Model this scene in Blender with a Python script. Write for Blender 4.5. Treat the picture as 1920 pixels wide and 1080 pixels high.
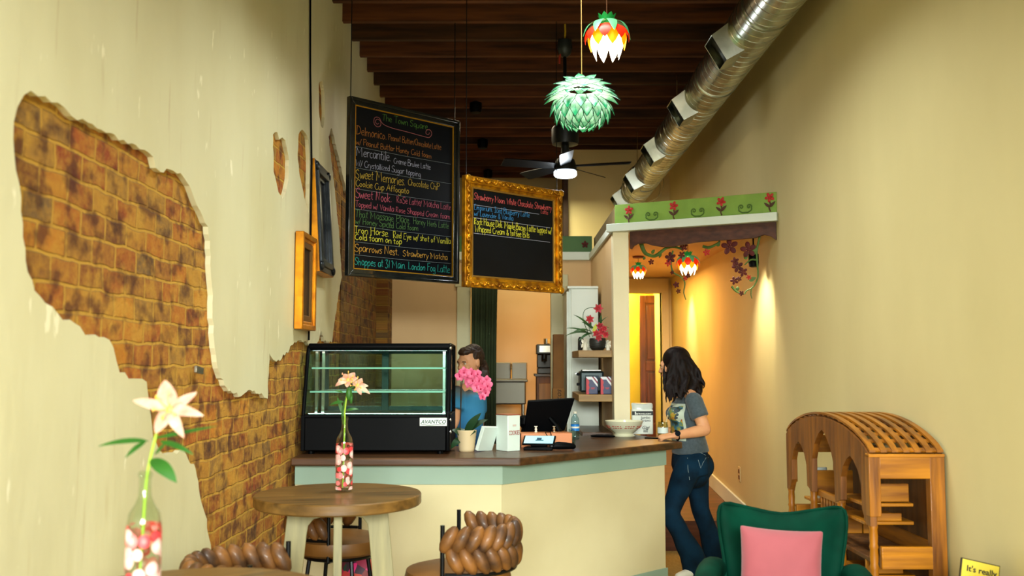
import bpy, bmesh, math, random
from mathutils import Vector, Matrix, Euler, noise, geometry
for _o in list(bpy.data.objects): bpy.data.objects.remove(_o)
PI = math.pi
R = math.radians
sc = bpy.context.scene
COL = sc.collection

# ------------------------------------------------------------------ camera
F = 1800.0; CX, CY = 960.0, 540.0; EYE = 1.5
PITCH = math.atan(138.0 / F)
cd = bpy.data.cameras.new('camera'); cd.sensor_width = 36.0; cd.lens = F / 1920 * 36
cd.clip_start = .05; cd.clip_end = 100
cd.dof.use_dof = True; cd.dof.focus_distance = 6.0; cd.dof.aperture_fstop = 2.8
cam = bpy.data.objects.new('camera', cd); COL.objects.link(cam)
cam.location = (0, 0, EYE); cam.rotation_euler = (PI / 2 + PITCH, 0, 0)
sc.camera = cam

# ------------------------------------------------------------------ colour management
sc.view_settings.view_transform = 'Standard'
sc.view_settings.look = 'None'
sc.view_settings.gamma = 1
sc.view_settings.exposure = 0.0
sc.view_settings.use_curve_mapping = False
sc.cycles.transparent_max_bounces = 32

# ------------------------------------------------------------------ world and large lights
w = bpy.data.worlds.new('world'); sc.world = w; w.use_nodes = True
bg = w.node_tree.nodes['Background']; bg.inputs[0].default_value = (.95, 1.0, .98, 1); bg.inputs[1].default_value = .5

def area(name, loc, rot, sx, sy, power, col, spread=180):
    l = bpy.data.lights.new(name, 'AREA'); l.shape = 'RECTANGLE'; l.size = sx; l.size_y = sy
    l.energy = power; l.color = col; l.spread = R(spread)
    o = bpy.data.objects.new(name, l); COL.objects.link(o); o.location = loc; o.rotation_euler = rot
    return o
def point(name, loc, power, col, r=.05):
    l = bpy.data.lights.new(name, 'POINT'); l.energy = power; l.color = col; l.shadow_soft_size = r
    o = bpy.data.objects.new(name, l); COL.objects.link(o); o.location = loc
    return o
def spot(name, loc, target, power, col, ang=60, blend=.6, r=.03):
    l = bpy.data.lights.new(name, 'SPOT'); l.energy = power; l.color = col; l.spot_size = R(ang); l.spot_blend = blend
    l.shadow_soft_size = r
    o = bpy.data.objects.new(name, l); COL.objects.link(o); o.location = loc
    d = Vector(target) - Vector(loc); o.rotation_euler = d.to_track_quat('-Z', 'Y').to_euler()
    return o
# daylight of the shop window behind the camera
area('shop_window_daylight', (.6, -8.0, 4.1), (R(78), 0, R(3)), 7.0, 3.4, 3800, (.95, 1.0, .94), 150)
area('wall_fill_front', (.3, 1.6, 3.9), (0, 0, 0), .5, 1.2, 32, (.94, 1.0, .93), 130)  # unseen fill light, added to brighten the side walls
area('wall_fill_middle', (.3, 4.7, 3.9), (0, 0, 0), .5, 1.4, 60, (.94, 1.0, .93), 130)  # second added fill, for the walls at middle depth
# warm lamps over the kitchen, the hallway and the room behind the doorway
area('kitchen_ceiling_lamp', (-.2, 8.0, 3.6), (0, 0, 0), .8, .5, 15, (1.0, .84, .56))
area('back_room_lamp', (.2, 10.6, 3.4), (0, 0, 0), .8, .5, 30, (1.0, .90, .55))
area('hall_ceiling_lamp', (1.35, 9.6, 2.40), (0, 0, 0), .25, 1.2, 40, (1.0, .50, .12))
area('side_room_lamp', (1.25, 12.3, 2.5), (0, 0, 0), .6, .6, 34, (1.0, .88, .34))
spot('wall_washer_near', (1.50, 6.98, 2.34), (1.86, 7.02, 1.72), 70, (1.0, .88, .6), 70, 1.0, .05)
spot('wall_washer_far', (1.58, 9.9, 2.34), (1.86, 9.95, 1.8), 42, (1.0, .84, .5), 62, 1.0, .05)

# ------------------------------------------------------------------ helpers
def lin(c):
    if isinstance(c, str):
        c = c.lstrip('#'); c = [int(c[i:i + 2], 16) / 255 for i in (0, 2, 4)]
        c = [x / 12.92 if x <= .04045 else ((x + .055) / 1.055) ** 2.4 for x in c]
    return (c[0], c[1], c[2], 1)

def at(px, py, Y):
    """a point of the photograph at the distance Y from the camera"""
    u, v = px - CX, CY - py
    c, s = math.cos(PITCH), math.sin(PITCH)
    d = Vector((u, F * c - v * s, F * s + v * c))
    return Vector((0, 0, EYE)) + d * (Y / d.y)
def atX(px, py, X):
    u, v = px - CX, CY - py
    c, s = math.cos(PITCH), math.sin(PITCH)
    d = Vector((u, F * c - v * s, F * s + v * c))
    return Vector((0, 0, EYE)) + d * (X / d.x)
def atZ(px, py, Z):
    u, v = px - CX, CY - py
    c, s = math.cos(PITCH), math.sin(PITCH)
    d = Vector((u, F * c - v * s, F * s + v * c))
    return Vector((0, 0, EYE)) + d * ((Z - EYE) / d.z)

MATS = {}
def mat(name, col='#808080', rough=.6, metal=0., col2=None, scale=8., stretch=(1, 1, 1), bump=0., bscale=None,
        emit=None, estr=0., trans=0., ior=1.45, coat=0., sheen=0., spec=.5, alpha=1., detail=4., contrast=(.35, .65), coord='Object'):
    if name in MATS: return MATS[name]
    m = bpy.data.materials.new(name); m.use_nodes = True
    nt = m.node_tree; n = nt.nodes; L = nt.links
    p = n['Principled BSDF']
    p.inputs['Base Color'].default_value = lin(col)
    p.inputs['Roughness'].default_value = rough
    p.inputs['Metallic'].default_value = metal
    p.inputs['IOR'].default_value = ior
    p.inputs['Transmission Weight'].default_value = trans
    p.inputs['Coat Weight'].default_value = coat
    p.inputs['Sheen Weight'].default_value = sheen
    p.inputs['Specular IOR Level'].default_value = spec
    p.inputs['Alpha'].default_value = alpha
    if emit:
        p.inputs['Emission Color'].default_value = lin(emit); p.inputs['Emission Strength'].default_value = estr
    if col2 or bump:
        tc = n.new('ShaderNodeTexCoord'); mp = n.new('ShaderNodeMapping'); mp.inputs['Scale'].default_value = stretch
        L.new(tc.outputs[coord], mp.inputs[0])
        nz = n.new('ShaderNodeTexNoise'); nz.inputs['Scale'].default_value = scale; nz.inputs['Detail'].default_value = detail
        L.new(mp.outputs[0], nz.inputs[0])
    if col2:
        cr = n.new('ShaderNodeValToRGB'); cr.color_ramp.elements[0].position = contrast[0]; cr.color_ramp.elements[1].position = contrast[1]
        cr.color_ramp.elements[0].color = lin(col); cr.color_ramp.elements[1].color = lin(col2)
        L.new(nz.outputs[0], cr.inputs[0]); L.new(cr.outputs[0], p.inputs['Base Color'])
    if bump:
        nb = nz
        if bscale:
            nb = n.new('ShaderNodeTexNoise'); nb.inputs['Scale'].default_value = bscale; nb.inputs['Detail'].default_value = 5
            L.new(mp.outputs[0], nb.inputs[0])
        b = n.new('ShaderNodeBump'); b.inputs['Strength'].default_value = bump; b.inputs['Distance'].default_value = .01
        L.new(nb.outputs[0], b.inputs['Height']); L.new(b.outputs[0], p.inputs['Normal'])
    MATS[name] = m
    return m

def wood(name, c1, c2, rough=.5, axis=0, scale=3., bump=.15, coat=0.):
    """grain running along one axis"""
    if name in MATS: return MATS[name]
    st = [9, 9, 9]; st[axis] = .8
    m = mat(name, c1, rough, col2=c2, scale=scale, stretch=tuple(st), bump=bump, detail=8, contrast=(.3, .7), coat=coat)
    return m

class B:
    """collects shapes into one mesh"""
    def __init__(s): s.bm = bmesh.new(); s.T = Matrix.Identity(4); s.mi = 0
    def _add(s, vs, fs):
        bv = [s.bm.verts.new(s.T @ Vector(v)) for v in vs]
        for f in fs:
            try:
                fc = s.bm.faces.new([bv[i] for i in f]); fc.material_index = s.mi
            except ValueError: pass
        return bv
    def box(s, c, d, rz=0, rx=0, ry=0):
        M = Matrix.Translation(c) @ Euler((rx, ry, rz)).to_matrix().to_4x4()
        x, y, z = d[0] / 2, d[1] / 2, d[2] / 2
        vs = [M @ Vector(v) for v in [(-x, -y, -z), (x, -y, -z), (x, y, -z), (-x, y, -z), (-x, -y, z), (x, -y, z), (x, y, z), (-x, y, z)]]
        s._add(vs, [(0, 3, 2, 1), (4, 5, 6, 7), (0, 1, 5, 4), (1, 2, 6, 5), (2, 3, 7, 6), (3, 0, 4, 7)])
        return s
    def box2(s, a, b):
        return s.box([(a[i] + b[i]) / 2 for i in range(3)], [abs(b[i] - a[i]) for i in range(3)])
    def rings(s, rs, cap=True, close=False):
        n = len(rs[0]); vs = [v for r in rs for v in r]; fs = []
        m = len(rs)
        for i in range(m if close else m - 1):
            j = (i + 1) % m
            for k in range(n):
                fs.append((i * n + k, i * n + (k + 1) % n, j * n + (k + 1) % n, j * n + k))
        if cap and not close:
            fs.append(tuple(range(n - 1, -1, -1))); fs.append(tuple((m - 1) * n + k for k in range(n)))
        s._add(vs, fs); return s
    def tube(s, pts, r, seg=8, flat=None, up=None, close=False, cap=True, round_=False):
        """swept along points; r a number or list; flat = list/number of second radius"""
        pts = [Vector(p) for p in pts]; n = len(pts)
        rr = r if isinstance(r, (list, tuple)) else [r] * n
        ff = flat if isinstance(flat, (list, tuple)) else ([flat] * n if flat else rr)
        if round_:
            a, b = pts[0], pts[-1]; da = (pts[0] - pts[1]).normalized(); db = (pts[-1] - pts[-2]).normalized()
            P, Q, G = [], [], []
            for k in (0, 1, 2):
                t = (.06, .5, .87)[k]; q = (1, .87, .5)[k]
                P.append(a + da * rr[0] * q * .9); Q.append(rr[0] * t); G.append(ff[0] * t)
            P += pts; Q += rr; G += ff
            for k in (2, 1, 0):
                t = (.06, .5, .87)[k]; q = (1, .87, .5)[k]
                P.append(b + db * rr[-1] * q * .9); Q.append(rr[-1] * t); G.append(ff[-1] * t)
            pts, rr, ff, n = P, Q, G, len(P)
        out = []; N = None
        for i in range(n):
            if close: t = pts[(i + 1) % n] - pts[i - 1]
            else: t = pts[min(i + 1, n - 1)] - pts[max(i - 1, 0)]
            if t.length < 1e-9: t = Vector((0, 0, 1))
            t.normalize()
            if N is None:
                N = Vector(up) if up else (Vector((0, 0, 1)) if abs(t.z) < .9 else Vector((1, 0, 0)))
            if up: N = Vector(up)
            N = N - t * N.dot(t)
            if N.length < 1e-6: N = t.orthogonal()
            N.normalize(); Bn = t.cross(N)
            out.append([pts[i] + (Bn * math.cos(2 * PI * k / seg) * rr[i] + N * math.sin(2 * PI * k / seg) * ff[i]) for k in range(seg)])
        s.rings(out, cap=cap, close=close); return s
    def cyl(s, p0, p1, r0, r1=None, seg=20, cap=True):
        return s.tube([p0, p1], [r0, r0 if r1 is None else r1], seg, cap=cap)
    def lathe(s, prof, c=(0, 0, 0), seg=28, cap=True, a0=0, a1=2 * PI):
        c = Vector(c)
        rs = [[c + Vector((r * math.cos(2 * PI * k / seg), r * math.sin(2 * PI * k / seg), z)) for k in range(seg)] for r, z in prof]
        s.rings(rs, cap=cap); return s
    def ball(s, c, r, rot=None, seg=14, rings=9):
        if not isinstance(r, (tuple, list)): r = (r, r, r)
        M = Matrix.Translation(c) @ ((rot if isinstance(rot, Matrix) else Euler(rot).to_matrix().to_4x4()) if rot is not None else Matrix.Identity(4))
        rs = []
        for i in range(rings + 1):
            a = PI * (i / rings); a = min(max(a, .02), PI - .02)
            rs.append([M @ Vector((r[0] * math.sin(a) * math.cos(2 * PI * k / seg), r[1] * math.sin(a) * math.sin(2 * PI * k / seg), -r[2] * math.cos(a))) for k in range(seg)])
        s.rings(rs); return s
    def prism(s, poly, z0, z1, M=None):
        """poly: list of (x, y) CCW extruded along z; M maps it into place"""
        n = len(poly); M = M or Matrix.Identity(4)
        vs = [M @ Vector((p[0], p[1], z0)) for p in poly] + [M @ Vector((p[0], p[1], z1)) for p in poly]
        tr = geometry.tessellate_polygon([[Vector((p[0], p[1], 0)) for p in poly]])
        fs = []
        if n <= 4: fs = [tuple(range(n - 1, -1, -1)), tuple(range(n, 2 * n))]
        else:
            for t in tr: fs.append((t[0], t[1], t[2])); fs.append((t[2] + n, t[1] + n, t[0] + n))
        for k in range(n): fs.append((k, (k + 1) % n, (k + 1) % n + n, k + n))
        s._add(vs, fs); return s
    def sheet(s, P, nu, nv, thick=0):
        """P(u, v) -> point, u, v in 0..1"""
        vs = [Vector(P(i / nu, j / nv)) for i in range(nu + 1) for j in range(nv + 1)]
        fs = [(i * (nv + 1) + j, (i + 1) * (nv + 1) + j, (i + 1) * (nv + 1) + j + 1, i * (nv + 1) + j + 1) for i in range(nu) for j in range(nv)]
        s._add(vs, fs); return s

def link(name, me, parent=None):
    o = bpy.data.objects.new(name, me); COL.objects.link(o)
    if parent: o.parent = parent
    return o
def obj(name, b, m, parent=None, smooth=None, bevel=0, subsurf=0, solid=0, bseg=2):
    bm = b.bm; bmesh.ops.recalc_face_normals(bm, faces=bm.faces)
    me = bpy.data.meshes.new(name); bm.to_mesh(me); bm.free()
    for x in (m if isinstance(m, (list, tuple)) else [m]): me.materials.append(x)
    o = link(name, me, parent)
    if smooth is None: smooth = 35
    if smooth:
        me.polygons.foreach_set('use_smooth', [True] * len(me.polygons))
        try: me.set_sharp_from_angle(angle=R(smooth))
        except Exception: pass
    if solid:
        md = o.modifiers.new('solid', 'SOLIDIFY'); md.thickness = solid; md.offset = 0
    if subsurf:
        md = o.modifiers.new('sub', 'SUBSURF'); md.levels = subsurf; md.render_levels = subsurf
    if bevel:
        md = o.modifiers.new('bevel', 'BEVEL'); md.width = bevel; md.segments = bseg; md.limit_method = 'ANGLE'; md.angle_limit = R(35)
    return o
def thing(name, label, cat, loc=(0, 0, 0), rz=0, group=None, rot=None):
    o = bpy.data.objects.new(name, None); COL.objects.link(o); o.empty_display_size = .1
    o.location = loc; o.rotation_euler = rot or (0, 0, rz); o['label'] = label; o['category'] = cat
    if group: o['group'] = group
    return o
def tag(o, label, cat, group=None, kind=None):
    o['label'] = label; o['category'] = cat
    if group: o['group'] = group
    if kind: o['kind'] = kind
    return o
def struct(name, b, m, parent=None, **k):
    o = obj(name, b, m, parent, **k)
    if not parent: o['kind'] = 'structure'
    return o
def copy_tree(o, parent=None):
    c = o.copy(); COL.objects.link(c)
    if parent: c.parent = parent
    for ch in [x for x in bpy.data.objects if x.parent == o]: copy_tree(ch, c)
    return c
def sm(pts, n=6, close=False):
    """smooth curve through points"""
    pts = [Vector(p) for p in pts]; out = []; m = len(pts)
    for i in range(m if close else m - 1):
        if close: p0, p1, p2, p3 = pts[i - 1], pts[i], pts[(i + 1) % m], pts[(i + 2) % m]
        else: p0, p1, p2, p3 = pts[max(i - 1, 0)], pts[i], pts[i + 1], pts[min(i + 2, m - 1)]
        for k in range(n):
            t = k / n
            out.append(.5 * ((2 * p1) + (-p0 + p2) * t + (2 * p0 - 5 * p1 + 4 * p2 - p3) * t * t + (-p0 + 3 * p1 - 3 * p2 + p3) * t ** 3))
    if not close: out.append(pts[-1])
    return out
def textmesh(txt, size, M, bold=0., extrude=.0005, align='CENTER', shear=0.):
    cu = bpy.data.curves.new('t', 'FONT'); cu.body = txt; cu.size = size; cu.align_x = align; cu.align_y = 'CENTER'
    cu.extrude = extrude; cu.offset = bold; cu.shear = shear; cu.resolution_u = 3
    o = bpy.data.objects.new('t', cu); COL.objects.link(o)
    dg = bpy.context.evaluated_depsgraph_get()
    me = bpy.data.meshes.new_from_object(o.evaluated_get(dg)); me.transform(M)
    bpy.data.objects.remove(o); bpy.data.curves.remove(cu)
    return me
def textobj(name, txt, size, M, m, parent=None, **k):
    me = textmesh(txt, size, M, **k); me.materials.clear(); me.materials.append(m)
    return link(name, me, parent)
def voxel(b, size, smooth_it=6, fac=.6, noise_amp=0, noise_sc=8, dec=0):
    """melt closed shapes into one continuous skin"""
    bm = b.bm; bmesh.ops.recalc_face_normals(bm, faces=bm.faces)
    me = bpy.data.meshes.new('v'); bm.to_mesh(me); bm.free()
    o = bpy.data.objects.new('v', me); COL.objects.link(o)
    r = o.modifiers.new('r', 'REMESH'); r.mode = 'VOXEL'; r.voxel_size = size
    if smooth_it:
        s_ = o.modifiers.new('s', 'SMOOTH'); s_.factor = fac; s_.iterations = smooth_it
    if dec:
        d = o.modifiers.new('d', 'DECIMATE'); d.ratio = dec
    dg = bpy.context.evaluated_depsgraph_get()
    me2 = bpy.data.meshes.new_from_object(o.evaluated_get(dg))
    bpy.data.objects.remove(o); bpy.data.meshes.remove(me)
    if noise_amp:
        for v in me2.vertices:
            v.co += v.normal * (noise.noise(v.co * noise_sc) * noise_amp)
    me2.polygons.foreach_set('use_smooth', [True] * len(me2.polygons))
    return me2
def meobj(name, me, m, parent=None):
    me.materials.clear(); me.materials.append(m); me.name = name
    return link(name, me, parent)
def leaf_shape(b, base, tip, width, normal, bend=0., n=8, thick=.0015, fold=.15, shape=None):
    """a leaf or petal: pointed blade from base to tip"""
    base, tip = Vector(base), Vector(tip); d = tip - base; L = d.length; d.normalize()
    N = Vector(normal); N = (N - d * N.dot(d)).normalized(); S = d.cross(N)
    top, bot = [], []
    for i in range(n + 1):
        t = i / n
        wv = (shape(t) if shape else math.sin(PI * t ** .8) ** .8 if 0 < t < 1 else 0) * width / 2 + .0003
        c = base + d * L * t + N * bend * L * math.sin(PI * t / 2) ** 2 * (1 if True else 0)
        c = base + d * L * t + N * (bend * L * 4 * t * (1 - t))
        top.append([c - S * wv + N * fold * wv, c, c + S * wv + N * fold * wv])
    rs = []
    for r in top:
        up = N * thick
        rs.append([r[0], r[1] - up, r[2], r[1] + up])
    b.rings(rs)
    return b
# ================================================================== the room
XL, XR = -1.25, 1.86
YF, YK, YB, YB2 = -2.5, 9.27, 11.2, 13.2
ZC = 4.0

def brick_mat(name, axis='yz', dark=1.0):
    m = bpy.data.materials.new(name); m.use_nodes = True; nt = m.node_tree; n = nt.nodes; L = nt.links
    p = n['Principled BSDF']; p.inputs['Roughness'].default_value = .85
    tc = n.new('ShaderNodeTexCoord'); sp = n.new('ShaderNodeSeparateXYZ'); cb = n.new('ShaderNodeCombineXYZ')
    L.new(tc.outputs['Object'], sp.inputs[0])
    L.new(sp.outputs['Y' if axis == 'yz' else 'X'], cb.inputs[0]); L.new(sp.outputs['Z'], cb.inputs[1])
    dn = n.new('ShaderNodeTexNoise'); dn.inputs['Scale'].default_value = 7; dn.inputs['Detail'].default_value = 4; L.new(cb.outputs[0], dn.inputs[0])
    sb = n.new('ShaderNodeVectorMath'); sb.operation = 'SUBTRACT'; sb.inputs[1].default_value = (.5, .5, .5); L.new(dn.outputs['Color'], sb.inputs[0])
    ms = n.new('ShaderNodeVectorMath'); ms.operation = 'SCALE'; ms.inputs['Scale'].default_value = .032; L.new(sb.outputs[0], ms.inputs[0])
    ad = n.new('ShaderNodeVectorMath'); ad.operation = 'ADD'; L.new(cb.outputs[0], ad.inputs[0]); L.new(ms.outputs[0], ad.inputs[1])
    br = n.new('ShaderNodeTexBrick'); L.new(ad.outputs[0], br.inputs['Vector'])
    br.inputs['Scale'].default_value = 1; br.inputs['Brick Width'].default_value = .17; br.inputs['Row Height'].default_value = .078
    br.inputs['Mortar Size'].default_value = .007; br.inputs['Mortar Smooth'].default_value = .4; br.inputs['Bias'].default_value = 0
    br.inputs['Color1'].default_value = (0, 0, 0, 1); br.inputs['Color2'].default_value = (1, 1, 1, 1); br.inputs['Mortar'].default_value = (.5, .5, .5, 1)
    # a tone for each brick
    cr = n.new('ShaderNodeValToRGB'); e = cr.color_ramp.elements
    cols = [(0, '#6a4018'), (.2, '#b65c14'), (.4, '#8f6628'), (.55, '#d0831c'), (.7, '#9a4212'), (.85, '#c08a2c'), (1, '#7c5c34')]
    e[0].position, e[0].color = 0, lin(cols[0][1]); e[1].position, e[1].color = 1, lin(cols[-1][1])
    for q, c in cols[1:-1]: x = e.new(q); x.color = lin(c)
    L.new(br.outputs['Color'], cr.inputs[0])
    nz = n.new('ShaderNodeTexNoise'); nz.inputs['Scale'].default_value = 22; nz.inputs['Detail'].default_value = 8; nz.inputs['Roughness'].default_value = .7
    L.new(cb.outputs[0], nz.inputs[0])
    st = n.new('ShaderNodeValToRGB'); st.color_ramp.elements[0].position = .42; st.color_ramp.elements[1].position = .62
    L.new(nz.outputs[0], st.inputs[0])
    mx = n.new('ShaderNodeMix'); mx.data_type = 'RGBA'; mx.blend_type = 'MIX'
    mm = n.new('ShaderNodeMath'); mm.operation = 'MULTIPLY'; mm.inputs[1].default_value = .6; L.new(st.outputs[0], mm.inputs[0]); L.new(mm.outputs[0], mx.inputs[0])
    L.new(cr.outputs[0], mx.inputs[6]); mx.inputs[7].default_value = lin('#d0962a')
    # big blotches of mortar skimmed over the bricks
    n2 = n.new('ShaderNodeTexNoise'); n2.inputs['Scale'].default_value = 4.5; n2.inputs['Detail'].default_value = 9; n2.inputs['Roughness'].default_value = .65; L.new(cb.outputs[0], n2.inputs[0])
    r2 = n.new('ShaderNodeValToRGB'); r2.color_ramp.elements[0].position = .50; r2.color_ramp.elements[1].position = .60; L.new(n2.outputs[0], r2.inputs[0])
    m2 = n.new('ShaderNodeMath'); m2.operation = 'MULTIPLY'; m2.inputs[1].default_value = .6; L.new(r2.outputs[0], m2.inputs[0])
    mor = n.new('ShaderNodeMath'); mor.operation = 'MAXIMUM'; L.new(br.outputs['Fac'], mor.inputs[0]); L.new(m2.outputs[0], mor.inputs[1])
    mx2 = n.new('ShaderNodeMix'); mx2.data_type = 'RGBA'; L.new(mor.outputs[0], mx2.inputs[0]); L.new(mx.outputs[2], mx2.inputs[6])
    mx2.inputs[7].default_value = lin('#d6a236')
    # dark and pale stains
    n3 = n.new('ShaderNodeTexNoise'); n3.inputs['Scale'].default_value = 11; n3.inputs['Detail'].default_value = 6
    o3 = n.new('ShaderNodeVectorMath'); o3.operation = 'ADD'; o3.inputs[1].default_value = (7.3, 2.1, 0); L.new(cb.outputs[0], o3.inputs[0]); L.new(o3.outputs[0], n3.inputs[0])
    r3 = n.new('ShaderNodeValToRGB'); r3.color_ramp.elements[0].position = .36; r3.color_ramp.elements[1].position = .50
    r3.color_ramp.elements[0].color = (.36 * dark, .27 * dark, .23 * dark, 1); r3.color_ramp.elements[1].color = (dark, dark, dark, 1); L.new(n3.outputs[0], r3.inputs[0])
    mx3 = n.new('ShaderNodeMix'); mx3.data_type = 'RGBA'; mx3.blend_type = 'MULTIPLY'; mx3.inputs[0].default_value = 1
    L.new(mx2.outputs[2], mx3.inputs[6]); L.new(r3.outputs[0], mx3.inputs[7]); L.new(mx3.outputs[2], p.inputs['Base Color'])
    iv = n.new('ShaderNodeMath'); iv.operation = 'MULTIPLY'; iv.inputs[1].default_value = -1; L.new(br.outputs['Fac'], iv.inputs[0])
    s2 = n.new('ShaderNodeMath'); s2.operation = 'MULTIPLY_ADD'; s2.inputs[1].default_value = .9; L.new(nz.outputs[0], s2.inputs[0]); L.new(iv.outputs[0], s2.inputs[2])
    bp = n.new('ShaderNodeBump'); bp.inputs['Strength'].default_value = 1.; bp.inputs['Distance'].default_value = .02
    L.new(s2.outputs[0], bp.inputs['Height']); L.new(bp.outputs[0], p.inputs['Normal'])
    return m
M_brick = brick_mat('old_brick'); M_brick2 = brick_mat('shaded_brick', dark=.42)  # second brick is darkened to paint the dim light at the far wall

def plaster_mat(name, c1, c2, fleck=True, rough=.5):
    m = bpy.data.materials.new(name); m.use_nodes = True; nt = m.node_tree; n = nt.nodes; L = nt.links
    p = n['Principled BSDF']; p.inputs['Roughness'].default_value = rough
    tc = n.new('ShaderNodeTexCoord')
    def nz(scale, stretch, lo, hi, det=5, off=(0, 0, 0)):
        mp = n.new('ShaderNodeMapping'); mp.inputs['Scale'].default_value = stretch; mp.inputs['Location'].default_value = off
        L.new(tc.outputs['Object'], mp.inputs[0])
        t = n.new('ShaderNodeTexNoise'); t.inputs['Scale'].default_value = scale; t.inputs['Detail'].default_value = det; L.new(mp.outputs[0], t.inputs[0])
        r = n.new('ShaderNodeMapRange'); r.inputs[1].default_value = lo; r.inputs[2].default_value = hi; L.new(t.outputs[0], r.inputs[0])
        return r, t
    a, ta = nz(1.6, (1, 1, .5), .35, .65)
    mx = n.new('ShaderNodeMix'); mx.data_type = 'RGBA'; L.new(a.outputs[0], mx.inputs[0]); mx.inputs[6].default_value = lin(c1); mx.inputs[7].default_value = lin(c2)
    last = mx
    if fleck:
        f, tf = nz(10, (1, 1.6, .6), .685, .72, 3, (3, 1, 7))
        m2 = n.new('ShaderNodeMix'); m2.data_type = 'RGBA'; L.new(f.outputs[0], m2.inputs[0]); L.new(mx.outputs[2], m2.inputs[6]); m2.inputs[7].default_value = lin('#f6f0cf')
        g, tg = nz(9, (1, 2.4, .25), .64, .8, 6, (9, 4, 2))
        m3 = n.new('ShaderNodeMix'); m3.data_type = 'RGBA'; mu = n.new('ShaderNodeMath'); mu.operation = 'MULTIPLY'; mu.inputs[1].default_value = .5
        L.new(g.outputs[0], mu.inputs[0]); L.new(mu.outputs[0], m3.inputs[0]); L.new(m2.outputs[2], m3.inputs[6]); m3.inputs[7].default_value = lin('#b79c6a')
        last = m3
    L.new(last.outputs[2], p.inputs['Base Color'])
    h, th = nz(5, (1, 1.5, .6), 0, 1, 8)
    bp = n.new('ShaderNodeBump'); bp.inputs['Strength'].default_value = .22 if fleck else .06; bp.inputs['Distance'].default_value = .02
    L.new(h.outputs[0], bp.inputs['Height']); L.new(bp.outputs[0], p.inputs['Normal'])
    return m
M_plaster = plaster_mat('cream_plaster', '#e1dcb6', '#d7d0a6')
M_tan = plaster_mat('tan_paint', '#d6c894', '#cec08c', fleck=False, rough=.75)
M_kit = plaster_mat('kitchen_paint', '#dcbc8c', '#d5b382', fleck=False, rough=.75)
M_white = mat('white_trim', '#dfe8dc', .45, col2='#d4ded2', scale=3, bump=.03)
M_green = mat('green_band_paint', '#84a843', .6, col2='#76983a', scale=5)
M_floor = wood('pale_floor', '#b39a58', '#8f7a40', .45, axis=1)
M_planks = wood('brown_planks', '#6e3a1c', '#44230f', .4, axis=0)

# floor
b = B(); b.box2((XL - .3, YF, -.1), (XR + .3, 7.74, 0)); struct('floor', b, M_floor)
b = B()
b.prism([(7.74, 0), (YB, 0), (YB2 + 1.2, 0), (YB2 + 1.2, .5), (YB, .5), (7.74, .24)], .80, XR + .02, Matrix(((0, 0, 1, 0), (1, 0, 0, 0), (0, 1, 0, 0), (0, 0, 0, 1))))
struct('floor', b, M_planks)
b = B(); b.box2((XL - .3, 7.74, -.1), (.80, YB2 + .2, 0)); struct('floor', b, M_floor)

# left wall: brick, with the plaster as a broken skin in front of it
b = B(); b.box2((XL - .30, YF, 0), (XL - .022, YB2 + .2, 4.25)); struct('wall_left', b, M_brick)
random.seed(4)
def onwall(pts): return [(q.y, q.z) for q in (atX(px, py, XL) for px, py in pts)]
def rough_line(pts, step=.03, amp=.010):
    out = []
    for (a, c), (d, e) in zip(pts[:-1], pts[1:]):
        L_ = math.hypot(d - a, e - c); k = max(1, int(L_ / step))
        nx, ny = -(e - c) / (L_ + 1e-9), (d - a) / (L_ + 1e-9)
        for i in range(k):
            t = i / k; j = (random.uniform(-1, 1) * amp if i else 0)
            out.append((a + (d - a) * t + nx * j, c + (e - c) * t + ny * j))
    out.append(pts[-1]); return out
edge_l = [(398, 1045), (395, 1020), (385, 965), (375, 930), (367, 880), (345, 845), (325, 848), (305, 850), (287, 820), (283, 780), (277, 735), (275, 716), (250, 710), (225, 700),
          (218, 675), (213, 652), (195, 632), (160, 628), (150, 612), (110, 590), (85, 568), (65, 545), (52, 510), (43, 445), (40, 370), (30, 320), (25, 262), (33, 200), (45, 178), (58, 170)]
edge_r = [(85, 180), (108, 192), (120, 200), (135, 218), (165, 230), (215, 252), (240, 270), (262, 280), (280, 287), (300, 322), (325, 320), (345, 333), (360, 360), (375, 395), (390, 425),
          (395, 480), (398, 540), (400, 625), (405, 665), (412, 700), (425, 727), (440, 738), (452, 743), (462, 735), (470, 731), (480, 738), (490, 737), (502, 748), (504, 700), (505, 662), (515, 676), (525, 677),
          (531, 664), (540, 662), (547, 647), (556, 642), (565, 637), (578, 646), (590, 652), (597, 640), (603, 620), (608, 640), (622, 642), (628, 600), (634, 556), (641, 520), (636, 440), (626, 340), (616, 256), (622, 240), (634, 290), (650, 360), (700, 430), (742, 470)]
el = onwall(edge_l); er = onwall(edge_r)
el = [(el[0][0], 0.0)] + el
line = rough_line(el + er)
outer = [(YF, 0)] + line + [(YK, line[-1][1]), (YK, ZC + .2), (YF, ZC + .2)]
outer = [p_ for i, p_ in enumerate(outer) if i == 0 or (abs(p_[0] - outer[i - 1][0]) + abs(p_[1] - outer[i - 1][1])) > 1e-5]
holes = []
for hp in ([(512, 252), (520, 248), (524, 262), (530, 258), (535, 262), (542, 300), (541, 335), (536, 360), (530, 373), (522, 360), (513, 322)],
           [(560, 252), (566, 243), (573, 250), (578, 262), (580, 300), (579, 400), (572, 375), (562, 330), (558, 290)],
           [(598, 156), (604, 150), (608, 172), (609, 220), (606, 240), (602, 236), (598, 210)]):
    h_ = onwall(hp); h_ = rough_line(h_ + [h_[0]], .03, .006)[:-1]; holes.append(h_)
loops = [outer] + holes
flat = [p_ for l_ in loops for p_ in l_]
tris = geometry.tessellate_polygon([[Vector((p_[0], p_[1], 0)) for p_ in l_] for l_ in loops])
b = B(); N_ = len(flat)
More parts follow.
